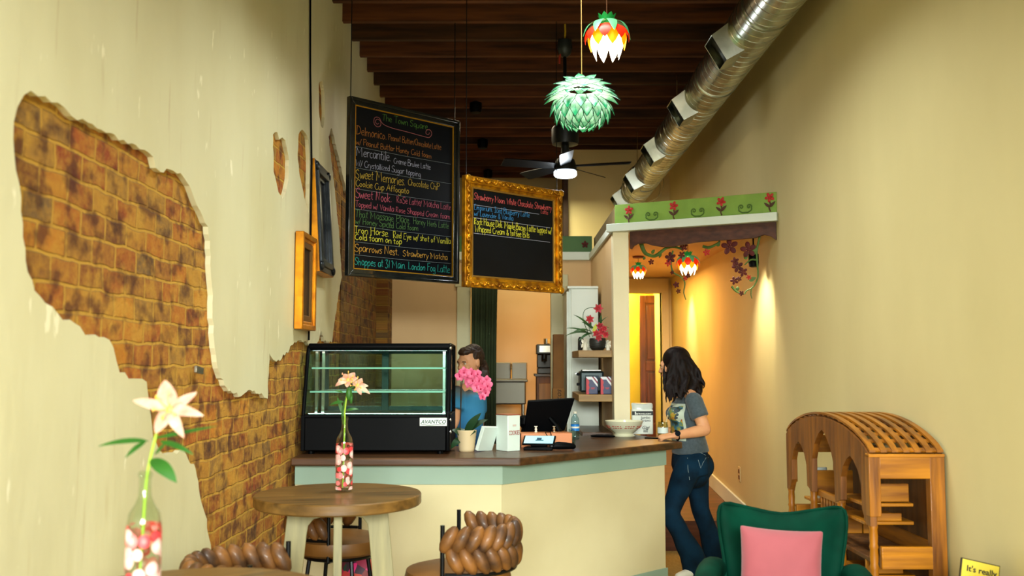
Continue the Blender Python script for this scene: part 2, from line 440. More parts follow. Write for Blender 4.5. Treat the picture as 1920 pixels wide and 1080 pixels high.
vs = [Vector((XL, p_[0], p_[1])) for p_ in flat] + [Vector((XL - .024, p_[0], p_[1])) for p_ in flat]
fs = [tuple(t) for t in tris] + [tuple(i + N_ for i in t) for t in tris]
s0 = 0
for l_ in loops:
    m_ = len(l_)
    for k in range(m_): fs.append((s0 + k, s0 + (k + 1) % m_, s0 + (k + 1) % m_ + N_, s0 + k + N_))
    s0 += m_
b._add(vs, fs)
struct('wall_left_plaster', b, M_plaster, smooth=0)
# kitchen corner pier and a thin added slab; their darker brick paints in shade
b = B(); b.box2((XL - .03, 7.08, 0), (XL - .016, 8.95, 2.70)); b.box2((XL - .02, 8.95, 0), (-1.16, YK, 2.62)); struct('wall_left_pier_shade', b, M_brick2)

# right wall
b = B(); b.box2((XR, YF, 0), (XR + .2, YB2 + 1.4, 4.25)); struct('wall_right', b, M_tan)
b = B(); b.box2((XR - .018, YF, 0), (XR, 7.74, .13)); struct('baseboard_right', b, M_white, bevel=.004)
b = B(); b.prism([(7.74, .24), (YB, .50), (YB, .63), (7.74, .37)], XR - .018, XR, Matrix(((0, 0, 1, 0), (1, 0, 0, 0), (0, 1, 0, 0), (0, 0, 0, 1))))
struct('baseboard_right_ramp', b, M_white, bevel=.004)

# front wall with the shop windows behind the camera
b = B()
b.box2((XL - .3, YF - .2, 0), (-1.2, YF, 4.25)); b.box2((1.81, YF - .2, 0), (XR + .2, YF, 4.25)); b.box2((-1.2, YF - .2, 2.95), (1.81, YF, 4.25)); b.box2((-1.2, YF - .2, 0), (1.81, YF, .45))
struct('wall_front', b, M_tan)
b = B()
for x in (-1.2, .3, 1.76): b.box2((x, YF - .12, .45), (x + .05, YF - .06, 2.9))
b.box2((-1.2, YF - .12, .45), (1.81, YF - .06, .5)); b.box2((-1.2, YF - .12, 2.90), (1.81, YF - .06, 2.95))
struct('window_1', b, M_white)

# ceiling: dark boards above joists
M_joist = wood('joist_wood', '#5b3015', '#2a160c', .8, axis=0, scale=2.2, bump=.3)
M_dark = mat('dark_boards', '#1c120b', .9, col2='#2a1a10', scale=3)
b = B(); b.box2((XL - .3, YF, ZC + .2), (XR + .2, YB2 + .2, ZC + .3)); struct('ceiling', b, M_dark)
jm = [wood('joist_wood_%s' % k, c1, c2, .8, axis=0, scale=2.2, bump=.3) for k, c1, c2 in (('red', '#74401c', '#3a1d0e'), ('umber', '#563318', '#2a180d'), ('grey', '#40331f', '#1f1a14'))]
for k in range(40):
    y = -2.3 + k * .4
    if y > YB2: break
    b = B(); b.box2((XL + (0 if y < YK else -.2), y, ZC), (XR, y + .05, ZC + .2))
    struct('ceiling_joist', b, jm[(0, 2, 1, 2, 0, 1, 0, 0, 1)[k % 9]] if y < 6.9 else jm[0 if k % 3 else 1])

# kitchen back wall with doorway (Y = YK), soffit shelf and green band above it
ZT = 2.48
b = B()
b.box2((XL, YK, 0), (-.52, YK + .12, ZT)); b.box2((.50, YK, 0), (.78, YK + .12, ZT)); b.box2((-.52, YK, 2.25), (.50, YK + .12, ZT))
struct('wall_kitchen', b, M_kit)
b = B(); b.box2((XL, YK - .03, ZT), (.76, YK + .14, ZT + .08)); struct('trim_1', b, M_white, bevel=.004)
b = B(); b.box2((XL, YK + .02, ZT + .08), (.78, YK + .10, 2.72)); gb = struct('trim_2', b, mat('dark_green_band', '#4c7440', .6, col2='#426838', scale=5), bevel=.002)
# door casing of the kitchen doorway
b = B()
b.box2((-.53, YK - .03, 0), (-.40, YK + .13, 2.32)); b.box2((.375, YK - .03, 0), (.52, YK + .13, 2.32)); b.box2((-.55, YK - .035, 2.22), (.54, YK + .13, 2.34))
struct('door_1', b, mat('casing_paint', '#d3cfa6', .5, col2='#c9c69e', scale=3), bevel=.004)
# room behind the doorway
yh0 = YB + .12
b = B(); b.box2((XL - .3, YB2, 0), (XR + .2, YB2 + .2, ZC + .3)); struct('wall_back', b, M_tan)
b = B(); b.box2((.62, yh0, 0), (.66, YB2, ZC)); struct('wall_hall_side', b, M_tan)
b = B(); b.box2((-.9, YK + 1.75, 0), (.64, YK + 1.85, 2.6)); struct('wall_back_room', b, M_kit)
# wall at the end of the hall, up to the joists
yh = YB; DX0, DX1, DZ = 1.28, 1.745, 2.30
b = B(); b.box2((.62, yh, 0), (DX0, yh + .12, ZC)); b.box2((DX1, yh, 0), (XR, yh + .12, ZC)); b.box2((DX0, yh, DZ), (DX1, yh + .12, ZC))
struct('wall_hall_end', b, M_tan)
b = B(); b.box2((.60, yh - .05, 2.4), (.66, yh + .2, ZC)); struct('trim_3', b, mat('dark_post_wood', '#3b2414', .7, col2='#241509', scale=5), bevel=.004)
b = B()
b.box2((1.1, yh - .03, .5), (DX0, yh + .13, 2.47)); b.box2((DX1, yh - .03, .5), (DX1 + .085, yh + .13, 2.47)); b.box2((1.1, yh - .035, DZ), (DX1 + .085, yh + .13, 2.47))
struct('door_2', b, mat('hall_casing_paint', '#d8cc98', .5, col2='#cfc48f', scale=3), bevel=.004)
# yellow lobby behind it with a panelled wooden door
M_yel = mat('yellow_paint', '#e6cf4a', .7, col2='#dfc63f', scale=3)
b = B(); b.box2((1.0, 12.6, .5), (XR, 12.7, 2.7)); b.box2((.98, yh + .12, .5), (1.02, 12.7, 2.7)); b.box2((1.0, yh + .12, 2.7), (XR, 12.7, 2.75)); struct('wall_lobby', b, M_yel)
dr = bpy.data.objects.new('door_3', None); COL.objects.link(dr); dr['kind'] = 'structure'; dr.location = (1.69, 12.50, .5)
M_doorw = wood('door_wood', '#7a3a14', '#401a08', .4, axis=2, scale=3, coat=.2)
M_doorp = wood('door_panel_wood', '#74330f', '#3c1806', .4, axis=2, scale=3, coat=.2)
b = B()
W_, H_ = .64, 1.86
x0, x1 = 0, .46
b.box2((0, 0, 0), (.07, .05, H_)); b.box2((.39, 0, 0), (.46, .05, H_)); b.box2((.07, 0, H_ - .10), (.39, .05, H_)); b.box2((.07, 0, .88), (.39, .05, 1.0)); b.box2((.07, 0, 0), (.39, .05, .2))
obj('door_frame', b, M_doorw, dr, bevel=.005)
b = B(); b.box2((.06, .015, .9), (.40, .035, H_ - .05)); b.box2((.09, .005, 1.03), (.37, .03, H_ - .13)); obj('upper_panel', b, M_doorp, dr, bevel=.006)
b = B(); b.box2((.06, .015, .1), (.40, .035, .95)); b.box2((.09, .005, .23), (.37, .03, .85)); obj('lower_panel', b, M_doorp, dr, bevel=.006)
dr.location = (1.665, 12.50, .5)

# partition between kitchen and hall, ending in the white post
b = B(); b.box2((.765, 7.36, 0), (.86, YK + .0, ZT)); struct('wall_partition', b, M_kit)
b = B(); b.box2((.765, 7.235, 0), (.885, 7.36, ZT)); struct('trim_4', b, mat('post_paint', '#eadfba', .5, col2='#e4d8b2', scale=3), bevel=.003)
# the soffit over the hall mouth, running askew from the post to the right wall
A = Vector((.755, 7.24, 0)); C = Vector((1.858, 6.655, 0))
dv = (C - A); LS = dv.length; dn_ = dv.normalized(); bk = Vector((-dn_.y, dn_.x, 0))
MS = Matrix(((dn_.x, bk.x, 0, A.x), (dn_.y, bk.y, 0, A.y), (0, 0, 1, 0), (0, 0, 0, 1)))
b = B(); b.T = MS; b.box2((-.03, -.03, ZT), (LS, .13, ZT + .06)); struct('trim_5', b, M_white, bevel=.003)
b = B(); b.T = MS; b.box2((.02, .02, ZT + .06), (LS - .01, .07, 2.69)); band = struct('trim_6', b, M_green, bevel=.002)
b = B(); b.box2((.745, 7.3, ZT), (.88, YK, ZT + .06)); struct('trim_7', b, M_white, bevel=.003)
b = B(); b.box2((.80, 7.3, ZT + .06), (.85, YK + .05, 2.70)); struct('trim_8', b, mat('side_band', '#6b5a33', .7, col2='#5d4f2e', scale=5))
b = B(); b.prism([(.86, 7.36), (.86, YB), (XR, YB), (XR, 6.80), (1.84, 6.80)], ZT - .0, ZT + .04); struct('ceiling_hall', b, M_kit)
# ================================================================== counter, display case, boards, frames
ZK = .96
M_ctop = wood('counter_wood', '#5a3718', '#2c1b0c', .42, axis=0, scale=3, coat=.15)
M_cream = mat('counter_cream', '#d8cea4', .7, col2='#d2c79c', scale=2.5, bump=.03)
M_pale = mat('pale_blue_board', '#93ad9c', .5, col2='#8ca694', scale=2.5)
M_black = mat('black_plastic', '#040507', .45, spec=.08)
M_blackm = mat('black_metal', '#0d0f11', .3, metal=.6)
M_chrome = mat('chrome', '#d8dad8', .15, metal=1)
M_steel = mat('brushed_steel', '#9a978a', .32, metal=1, bump=.05, scale=30)
M_gold = mat('gold_leaf', '#d99a1a', .38, metal=.75, col2='#8a5510', scale=16, bump=.5)

def clear_glass(name, tint='#e8f4ee', gl=.10, rough=0.02):
    m = bpy.data.materials.new(name); m.use_nodes = True; nt = m.node_tree; n = nt.nodes; L = nt.links
    out = n['Material Output']; n.remove(n['Principled BSDF'])
    t = n.new('ShaderNodeBsdfTransparent'); t.inputs[0].default_value = lin(tint)
    g = n.new('ShaderNodeBsdfGlossy'); g.inputs['Roughness'].default_value = rough
    fr = n.new('ShaderNodeLayerWeight'); fr.inputs[0].default_value = .18
    ad = n.new('ShaderNodeMath'); ad.operation = 'MULTIPLY_ADD'; ad.inputs[1].default_value = .5; ad.inputs[2].default_value = gl * .25; L.new(fr.outputs['Facing'], ad.inputs[0])
    mx = n.new('ShaderNodeMixShader'); L.new(ad.outputs[0], mx.inputs[0]); L.new(t.outputs[0], mx.inputs[1]); L.new(g.outputs[0], mx.inputs[2]); L.new(mx.outputs[0], out.inputs[0])
    return m
M_pane = clear_glass('clear_pane', '#e2f2ec')
M_bottleglass = clear_glass('bottle_glass', '#f6fbf4', .1)

cn = thing('service_counter', 'cream painted corner counter with pale blue band and baseboard below the wooden worktop', 'counter')
body = [(-1.24, 5.56), (-.06, 5.56), (1.037, 6.60), (.62, 7.035), (-.30, 6.16), (-1.24, 6.16)]
b = B(); b.prism(body, .0, ZK - .046); obj('counter_body', b, M_cream, cn, smooth=0)
def wrap(z0, z1, t):
    k = t * .41
    return [(-1.24, 5.56 - t), (-.06 + k, 5.56 - t), (1.037 + t, 6.60 - .0), (1.037, 6.60), (-.06, 5.56), (-1.24, 5.56)]
b = B(); b.prism(wrap(0, 0, .014), .80, ZK - .047); obj('pale_blue_band', b, M_pale, cn, smooth=0, bevel=.002)
b = B(); b.prism(wrap(0, 0, .016), 0, .115); obj('baseboard', b, M_pale, cn, smooth=0, bevel=.002)
b = B(); b.prism([(-1.245, 5.45), (.046, 5.45), (1.15, 6.54), (.92, 7.20), (.62, 7.20), (-.27, 6.22), (-1.245, 6.22)], ZK - .045, ZK)
tag(obj('countertop', b, M_ctop, smooth=0, bevel=.008), 'long dark-stained wooden worktop bent around the cream corner counter', 'countertop')

# ---- display case
dc = thing('display_case', 'black refrigerated glass display case standing on the left end of the counter', 'display case', (-1.235, 5.66, ZK))
WD = .87
prof = [(0, .03), (.0, .225), (.05, .40), (.10, .58), (.135, .625), (.18, .645), (.52, .645), (.54, .60), (.54, .03)]
ext = lambda x0, x1: Matrix(((0, 0, 1, 0), (1, 0, 0, 0), (0, 1, 0, 0), (0, 0, 0, 1)))
b = B(); b.box2((.02, 0, .02), (WD - .02, .54, .215)); obj('base', b, M_black, dc, bevel=.006)
for x0 in (0, WD - .022):
    big = [(0, .02), (0, .225), (.055, .40), (.105, .585), (.135, .628), (.18, .648), (.54, .648), (.54, .02)]
    inn = [(.026, .235), (.078, .40), (.125, .57), (.15, .60), (.19, .615), (.51, .615), (.51, .235)]
    b = B()
    if x0 == 0:
        # frame only: bars around the side pane
        for p0, p1 in zip(big[1:], big[2:] + big[:1]): pass
        b.prism([(0, .02), (0, .225), (.54, .225), (.54, .02)], 0, .022, Matrix(((0, 0, 1, x0), (1, 0, 0, 0), (0, 1, 0, 0), (0, 0, 0, 1))))
        b.tube([(x0 + .011, .008, .22), (x0 + .011, .06, .40), (x0 + .011, .108, .58), (x0 + .011, .14, .625), (x0 + .011, .19, .636), (x0 + .011, .53, .636), (x0 + .011, .53, .22)], .012, 8)
    else:
        b.tube([(x0 + .011, .008, .02), (x0 + .011, .008, .225), (x0 + .011, .06, .40), (x0 + .011, .108, .58), (x0 + .011, .14, .630), (x0 + .011, .19, .640), (x0 + .011, .53, .640), (x0 + .011, .53, .03)], .014, 8)
        b.prism([(0, .02), (0, .225), (.54, .225), (.54, .02)], 0, .022, Matrix(((0, 0, 1, x0), (1, 0, 0, 0), (0, 1, 0, 0), (0, 0, 0, 1))))
        b.box2((x0, .0, .02), (x0 + .024, .05, .25)); b.prism([(.0, .22), (.045, .22), (.145, .64), (.095, .58)], 0, .024, Matrix(((0, 0, 1, x0), (1, 0, 0, 0), (0, 1, 0, 0), (0, 0, 0, 1))))
    obj('end_frame', b, M_black, dc, bevel=.003)
    b = B(); b.prism(inn, 0, .004, Matrix(((0, 0, 1, x0 + .009), (1, 0, 0, 0), (0, 1, 0, 0), (0, 0, 0, 1)))); obj('side_pane', b, M_pane, dc, smooth=0)
b = B()
gp = sm([(.012, .222), (.055, .38), (.105, .56), (.13, .605)], 5)
b.rings([[(x, p_[0], p_[1]) for x in (.02, WD - .02)] + [(x, p_[0] + .004, p_[1]) for x in (WD - .02, .02)] for p_ in gp]); obj('front_glass', b, M_pane, dc)
b = B(); b.tube([(0.01, .15, .628), (WD - .01, .15, .628)], .028, 12, flat=.022); b.box2((.01, .14, .615), (WD - .01, .54, .648)); obj('top_hood', b, M_black, dc, bevel=.004)
b = B(); b.box2((.03, .15, .606), (WD - .03, .165, .612)); obj('led_strip', b, mat('led_white', '#ffffff', .5, emit='#d8fff2', estr=22), dc)
b = B(); b.box2((.03, .06, .2325), (WD - .03, .066, .2345)); obj('led_strip', b, MATS['led_white'], dc)
b = B(); b.box2((.02, .0, .213), (WD - .02, .03, .232)); b.box2((.02, .03, .213), (WD - .02, .53, .222)); obj('deck_rim', b, M_black, dc, bevel=.002)
b = B(); b.box2((.03, .06, .222), (WD - .03, .50, .229)); obj('deck_tray', b, M_steel, dc)
b = B()
for x in (.03, .20, .245, WD - .06): pass
b.box2((.02, .52, .225), (.06, .54, .615)); b.box2((.40, .515, .225), (.445, .54, .615)); b.box2((WD - .06, .52, .225), (WD - .02, .54, .615)); b.box2((.02, .52, .59), (WD - .02, .54, .615)); b.box2((.02, .52, .225), (WD - .02, .54, .255))
obj('sliding_door_frame', b, mat('dark_teal_metal', '#16302e', .4, metal=.5), dc, bevel=.002)
for x0, x1, y in ((.06, .42, .525), (.42, WD - .06, .533)):
    b = B(); b.box2((x0, y, .25), (x1, y + .004, .595)); obj('sliding_door_pane', b, M_pane, dc)
for z, y0 in ((.36, .09), (.50, .13)):
    b = B()
    for k in range(48):
        x = .04 + k * (WD - .08) / 47; b.box2((x - .0015, y0, z), (x + .0015, .50, z + .004))
    for y in (y0, y0 + .12, .50): b.box2((.035, y, z - .003), (WD - .035, y + .005, z + .003))
    b.box2((.035, y0 - .012, z - .004), (WD - .035, y0 - .008, z + .006))
    sh = obj('wire_shelf', b, M_chrome, dc)
    b = B(); b.box2((.035, y0 - .018, z - .004), (WD - .035, y0 - .013, z + .006)); obj('price_rail', b, mat('price_rail', '#bfe6da', .3), sh)
for x in (.055, .095, WD - .05):
    b = B(); b.box2((x, .12, .23), (x + .016, .13, .60))
    b.box2((x, .13, .23), (x + .016, .14, .60)); obj('shelf_standard', b, MATS['chrome'], dc)
for x, y in ((.05, .06), (WD - .06, .06), (.05, .48), (WD - .06, .48)):
    b = B(); b.cyl((x, y, 0), (x, y, .025), .018); obj('foot', b, M_black, dc)
for z in (.62, .20, .13):
    b = B(); b.ball((WD + .004, .012, z), (.007, .011, .011)); b.cyl((WD - .003, .012, z), (WD + .004, .012, z), .006); obj('screw_cap', b, M_chrome, dc)
b = B(); b.box2((.695, -.004, .165), (.855, .001, .212)); lp = obj('maker_plate', b, mat('white_plate', '#e4efe6', .4), dc, bevel=.001)
textobj('plate_lettering', 'AVANTCO', .030, Matrix.Translation((.775, -.0048, .188)) @ Matrix.Rotation(PI / 2, 4, 'X'), mat('plate_ink', '#0e3f3c', .5), lp, bold=.0006, shear=.25)
b = B(); b.tube(sm([(.70, -.005, .177), (.74, -.005, .170), (.80, -.005, .172), (.845, -.005, .176)], 4), .0012, 6); obj('plate_swoosh', b, MATS['plate_ink'], lp)

# ---- handwriting: a one-stroke alphabet (cap height 1, x-height .6)
G = {
 'A': (.75, [[(0, 0), (.32, 1), (.62, 0)], [(.1, .38), (.52, .38)]]),
 'B': (.65, [[(.05, 0), (.05, 1)], [(.05, 1), (.45, .95), (.45, .6), (.05, .52), (.55, .42), (.5, .03), (.05, 0)]]),
 'C': (.65, [[(.58, .85), (.35, 1), (.08, .7), (.05, .3), (.3, 0), (.6, .15)]]),
 'D': (.72, [[(.08, 0), (.08, 1)], [(-.02, .98), (.35, .95), (.6, .6), (.5, .15), (.05, 0)]]),
 'E': (.6, [[(.5, 1), (.05, .98), (.05, .5), (.4, .52), (.05, .5), (.05, 0), (.5, .02)]]),
 'F': (.55, [[(.5, 1), (.05, .97), (.07, .5), (.05, 0)], [(.07, .52), (.4, .55)]]),
 'H': (.72, [[(.05, 1), (.07, 0)], [(.55, 1), (.55, 0)], [(.05, .5), (.56, .54)]]),
 'I': (.45, [[(.2, 1), (.2, 0)], [(.02, 1), (.4, 1)], [(.02, 0), (.4, 0)]]),
 'L': (.55, [[(.1, 1), (.05, 0), (.48, .04)]]),
 'M': (1., [[(-.1, .85), (.02, 1), (.1, .9), (.08, 0)], [(.12, .85), (.4, .35), (.72, .95), (.82, 0)]]),
 'N': (.75, [[(.05, 0), (.08, 1)], [(.08, 1), (.52, .05), (.58, 1)]]),
 'P': (.6, [[(.08, 0), (.05, 1)], [(-.02, .95), (.45, .95), (.48, .6), (.06, .5)]]),
 'R': (.65, [[(.08, 0), (.05, 1)], [(0, .97), (.42, .95), (.45, .62), (.08, .52), (.55, 0)]]),
 'S': (.62, [[(.5, .85), (.35, 1), (.08, .85), (.12, .6), (.48, .38), (.45, .08), (.2, -.02), (0, .15)]]),
 'T': (.62, [[(0, .93), (.2, 1), (.6, .96)], [(.3, .98), (.28, 0)]]),
 'V': (.65, [[(0, 1), (.28, 0), (.58, 1)]]),
 'W': (.9, [[(0, 1), (.18, 0), (.4, .7), (.6, 0), (.82, 1)]]),
 'a': (.52, [[(.4, .55), (.15, .58), (.03, .25), (.2, 0), (.38, .25), (.42, .55)], [(.41, .5), (.44, 0)]]),
 'b': (.5, [[(.05, 1), (.05, 0)], [(.05, .4), (.3, .55), (.42, .25), (.25, 0), (.05, .08)]]),
 'c': (.45, [[(.4, .5), (.2, .58), (.04, .28), (.2, 0), (.4, .08)]]),
 'd': (.52, [[(.4, .45), (.15, .52), (.04, .2), (.2, 0), (.4, .15)], [(.42, 1), (.43, 0)]]),
 'e': (.48, [[(.05, .3), (.38, .33), (.33, .56), (.12, .5), (.04, .22), (.2, 0), (.42, .08)]]),
 'f': (.4, [[(.38, .95), (.2, .95), (.17, .6), (.15, 0)], [(0, .55), (.34, .57)]]),
 'g': (.5, [[(.4, .5), (.15, .56), (.04, .28), (.2, .05), (.4, .3)], [(.41, .52), (.42, -.2), (.2, -.36), (.02, -.22)]]),
 'h': (.5, [[(.05, 1), (.05, 0)], [(.05, .35), (.25, .56), (.4, .4), (.41, 0)]]),
 'i': (.22, [[(.1, .55), (.1, 0)], [(.1, .78), (.11, .82)]]),
 'k': (.48, [[(.05, 1), (.05, 0)], [(.4, .55), (.07, .25), (.42, 0)]]),
 'l': (.22, [[(.1, 1), (.1, 0)]]),
 'm': (.8, [[(.04, .55), (.05, 0)], [(.05, .35), (.22, .56), (.36, .4), (.37, 0)], [(.37, .35), (.55, .56), (.69, .4), (.7, 0)]]),
 'n': (.52, [[(.04, .55), (.05, 0)], [(.05, .35), (.25, .56), (.41, .4), (.42, 0)]]),
 'o': (.5, [[(.22, .58), (.04, .3), (.2, 0), (.42, .28), (.24, .58)]]),
 'p': (.5, [[(.06, .55), (.05, -.36)], [(.05, .35), (.28, .58), (.42, .3), (.25, .02), (.06, .1)]]),
 'q': (.5, [[(.4, .5), (.15, .56), (.04, .25), (.2, 0), (.4, .25)], [(.41, .55), (.42, -.36)]]),
 'r': (.4, [[(.05, .55), (.06, 0)], [(.06, .3), (.2, .52), (.36, .5)]]),
 's': (.42, [[(.35, .5), (.18, .58), (.06, .45), (.3, .2), (.25, 0), (.03, .05)]]),
 't': (.4, [[(.17, .9), (.16, .08), (.32, .0)], [(0, .58), (.34, .6)]]),
 'u': (.52, [[(.04, .55), (.06, .1), (.22, 0), (.4, .2)], [(.41, .55), (.43, 0)]]),
 'v': (.45, [[(.02, .55), (.2, 0), (.4, .55)]]),
 'w': (.66, [[(.02, .55), (.14, 0), (.3, .42), (.44, 0), (.58, .55)]]),
 'y': (.48, [[(.04, .55), (.2, .1)], [(.42, .55), (.22, .05), (.05, -.36)]]),
 'z': (.45, [[(.04, .55), (.38, .55), (.04, 0), (.4, 0)]]),
 '.': (.28, [[(.08, .05), (.12, .09)]]), '/': (.35, [[(.3, .95), (0, -.1)]]), "'": (.15, [[(.08, 1), (.06, .8)]]),
 '&': (.55, [[(.5, 0), (.12, .7), (.28, .85), (.32, .65), (.04, .2), (.25, 0), (.5, .35)]]),
 '1': (.3, [[(.14, 1), (.14, 0)]]), '3': (.5, [[(.02, .9), (.4, .95), (.2, .55), (.42, .3), (.2, -.05), (.0, .05)]]), ' ': (.34, []),
}
SHARP = set("AEFHILNVWTkiz/MRt")
def write(txt, u0, u1, v, cap, rng, rad=.0022, drop=0.):
    """ribbons on the board plane; u to the right, v up, front at y = 0; fitted between u0 and u1"""
    tot = sum(G[c][0] for c in txt); sx = (u1 - u0) / tot
    b = B(); x = u0
    for i, c in enumerate(txt):
        wd, strokes = G[c]
        jy = rng.uniform(-.05, .05) * cap; js = rng.uniform(.92, 1.1); sl = rng.uniform(-.05, .08)
        for st in strokes:
            pts = [(x + (p_[0] * sx * js + p_[1] * cap * sl), 0, v + jy + p_[1] * cap * js - drop * (x - u0)) for p_ in st]
            if len(pts) > 2 and c not in SHARP: pts = sm(pts, 3)
            pts = [(p_[0], -.0012, p_[2]) for p_ in pts]
            b.tube(pts, rad, 5, flat=.0008, up=(0, 1, 0))
        x += wd * sx
    return b
def chalk(name, col): return mat('chalk_' + name, col, .8)
C_ = dict(green=chalk('green', '#518431'), orange=chalk('orange', '#a56827'), white=chalk('white', '#9fa2b8'), yellow=chalk('yellow', '#b49831'),
          pink=chalk('pink', '#b65568'), moss=chalk('moss', '#517a41'), lemon=chalk('lemon', '#c2bd31'), gold=chalk('gold', '#bd8e33'), teal=chalk('teal', '#1d998e'), blue=chalk('blue', '#317ab2'),
          red=chalk('red', '#b94d4d'), grey=chalk('grey', '#798389'), rose=chalk('rose', '#9e5b60'))
M_slate = mat('chalkboard', '#07090f', .36, col2='#0b0f16', scale=3, spec=.22)

def frame_profile(name, W, H, wd, depth, m, parent, bev=.004, inner=None, mi=None):
    """a mitred picture frame around a W x H board, front towards -Y, origin at bottom centre"""
    b = B()
    for prof_w0, prof_w1, y0, y1 in inner or [(0, wd, 0, depth)]:
        x0, z0 = -W / 2 + prof_w0, prof_w0; x1, z1 = -W / 2 + prof_w1, prof_w1
        for s, pts in enumerate([[(x0, z0), (-x0, z0), (-x1, z1), (x1, z1)], [(-x0, z0), (-x0, H - z0), (-x1, H - z1), (-x1, z1)],
                    [(-x0, H - z0), (x0, H - z0), (x1, H - z1), (-x1, H - z1)], [(x0, H - z0), (x0, z0), (x1, z1), (x1, H - z1)]]):
            vs = [(p_[0], y0, p_[1]) for p_ in pts] + [(p_[0], y1, p_[1]) for p_ in pts]
            b._add([Vector(v_) for v_ in vs], [(0, 1, 2, 3), (7, 6, 5, 4), (0, 4, 5, 1), (1, 5, 6, 2), (2, 6, 7, 3), (3, 7, 4, 0)])
    return obj(name, b, m, parent, bevel=bev)

# ---- tall menu board
rng = random.Random(7)
W1, H1 = .97, 1.20
mb = thing('menu_board', 'tall black-framed chalkboard menu covered in coloured handwriting, hung above the display case', 'chalkboard', (-.735, 6.60, 2.06), R(44.6))
M_bframe = mat('black_frame_paint', '#101313', .25, col2='#20221f', scale=20, bump=.2, coat=.4)
frame_profile('frame', W1, H1, .05, .03, M_bframe, mb, inner=[(0, .022, -.014, .03), (.020, .050, -.004, .03)])
frame_profile('gold_liner', W1, H1, .01, .03, mat('gold_line', '#c89018', .4, metal=.5), mb, bev=0, inner=[(.049, .056, .0, .012)])
b = B(); b.box2((-W1 / 2 + .045, .008, .045), (W1 / 2 - .045, .02, H1 - .045)); sl = obj('chalkboard', b, M_slate, mb)
b = B(); b.box2((-W1 / 2 + .01, .02, .01), (W1 / 2 - .01, .034, H1 - .01)); obj('backing', b, M_black, mb)
def putlines(parent, W, H, rows, y):
    for txt, u0, u1, v, cap, col, rad in rows:
        b = write(txt, -W / 2 + u0 * W, -W / 2 + u1 * W, H * (1 - v), cap, rng, rad * .74); b.bm.transform(Matrix.Translation((0, y, 0)))
        obj('chalk_writing', b, C_[col], parent)
rows1 = [
 ('The Town Square', .285, .70, .094, .046, 'green', .0020),
 ('Delmonico.', .065, .33, .205, .058, 'orange', .0026), ('Peanut Butter/Chocolate Latte', .34, .83, .200, .042, 'orange', .0020),
 ('w/ Peanut Butter Honey Cold foam', .065, .74, .262, .040, 'orange', .0022),
 ('Mercantile.', .065, .37, .325, .062, 'white', .0026), ('Creme Brulee Latte', .39, .73, .330, .040, 'white', .0021),
 ('W/ Crystallized Sugar topping', .065, .64, .383, .042, 'white', .0021),
 ('Sweet Memories.', .065, .50, .450, .064, 'yellow', .0028), ('Chocolate ChiP', .52, .82, .445, .046, 'yellow', .0024),
 ('Cookie Cup Affogato', .065, .53, .497, .044, 'yellow', .0026),
 ('Sweet Nook.', .065, .38, .562, .062, 'pink', .0028), ('RoSe Latte/ Matcha Latte', .42, .93, .555, .046, 'pink', .0022),
 ('Topped w/ Vanilla Rose Shapped Cream foam', .065, .92, .612, .040, 'pink', .0022),
 ('That Massage Place.', .065, .55, .668, .050, 'moss', .0023), ('Honey Herb Latte', .57, .91, .668, .044, 'moss', .0022),
 ('w/ Honey Spiced Cold foam', .065, .62, .706, .042, 'moss', .0022),
 ('Iron Horse.', .065, .36, .758, .048, 'lemon', .0030), ('Red Eye w/ shot of Vanilla', .39, .93, .762, .044, 'lemon', .0028),
 ('Cold foam on top', .065, .47, .795, .042, 'lemon', .0032),
 ('Sparrows Nest.', .065, .45, .860, .050, 'gold', .0028), ('Strawberry Matcha', .48, .90, .860, .044, 'gold', .0027),
 ('Shoppes at 31 Main. London Fog Latte', .065, .92, .935, .052, 'teal', .0026)]
putlines(sl, W1, H1, rows1, .0068)
for v in (.275, .395, .512, .625, .718, .808, .880):
    b = B(); b.tube([(-W1 / 2 + .06, .0062, H1 * (1 - v)), (0, .0062, H1 * (1 - v) - .003), (W1 / 2 - .07, .0062, H1 * (1 - v) + .002)], .0013, 5); obj('chalk_rule', b, C_['grey'], sl)
sw = [(-.235, 0, 1.085), (-.25, 0, 1.075), (-.265, 0, 1.09), (-.25, 0, 1.11), (-.222, 0, 1.10), (-.222, 0, 1.07), (-.25, 0, 1.058), (-.275, 0, 1.075), (-.272, 0, 1.115), (-.235, 0, 1.122), (-.2, 0, 1.085), (-.12, 0, 1.07), (0, 0, 1.066), (.16, 0, 1.058), (.21, 0, 1.06), (.232, 0, 1.09), (.215, 0, 1.115), (.185, 0, 1.108), (.178, 0, 1.085), (.2, 0, 1.078), (.212, 0, 1.095)]
b = B(); b.tube(sm([(p_[0], .0066, p_[2] - .024) for p_ in sw], 4), .0022, 5, flat=.001, up=(0, 1, 0)); obj('chalk_scroll', b, C_['rose'], sl)
for x in (-.46, .46):
    b = B(); b.cyl((x, .02, H1 - .01), (x, .02, ZC - 2.06), .0032, seg=6); obj('hanging_chain', b, M_blackm, mb)

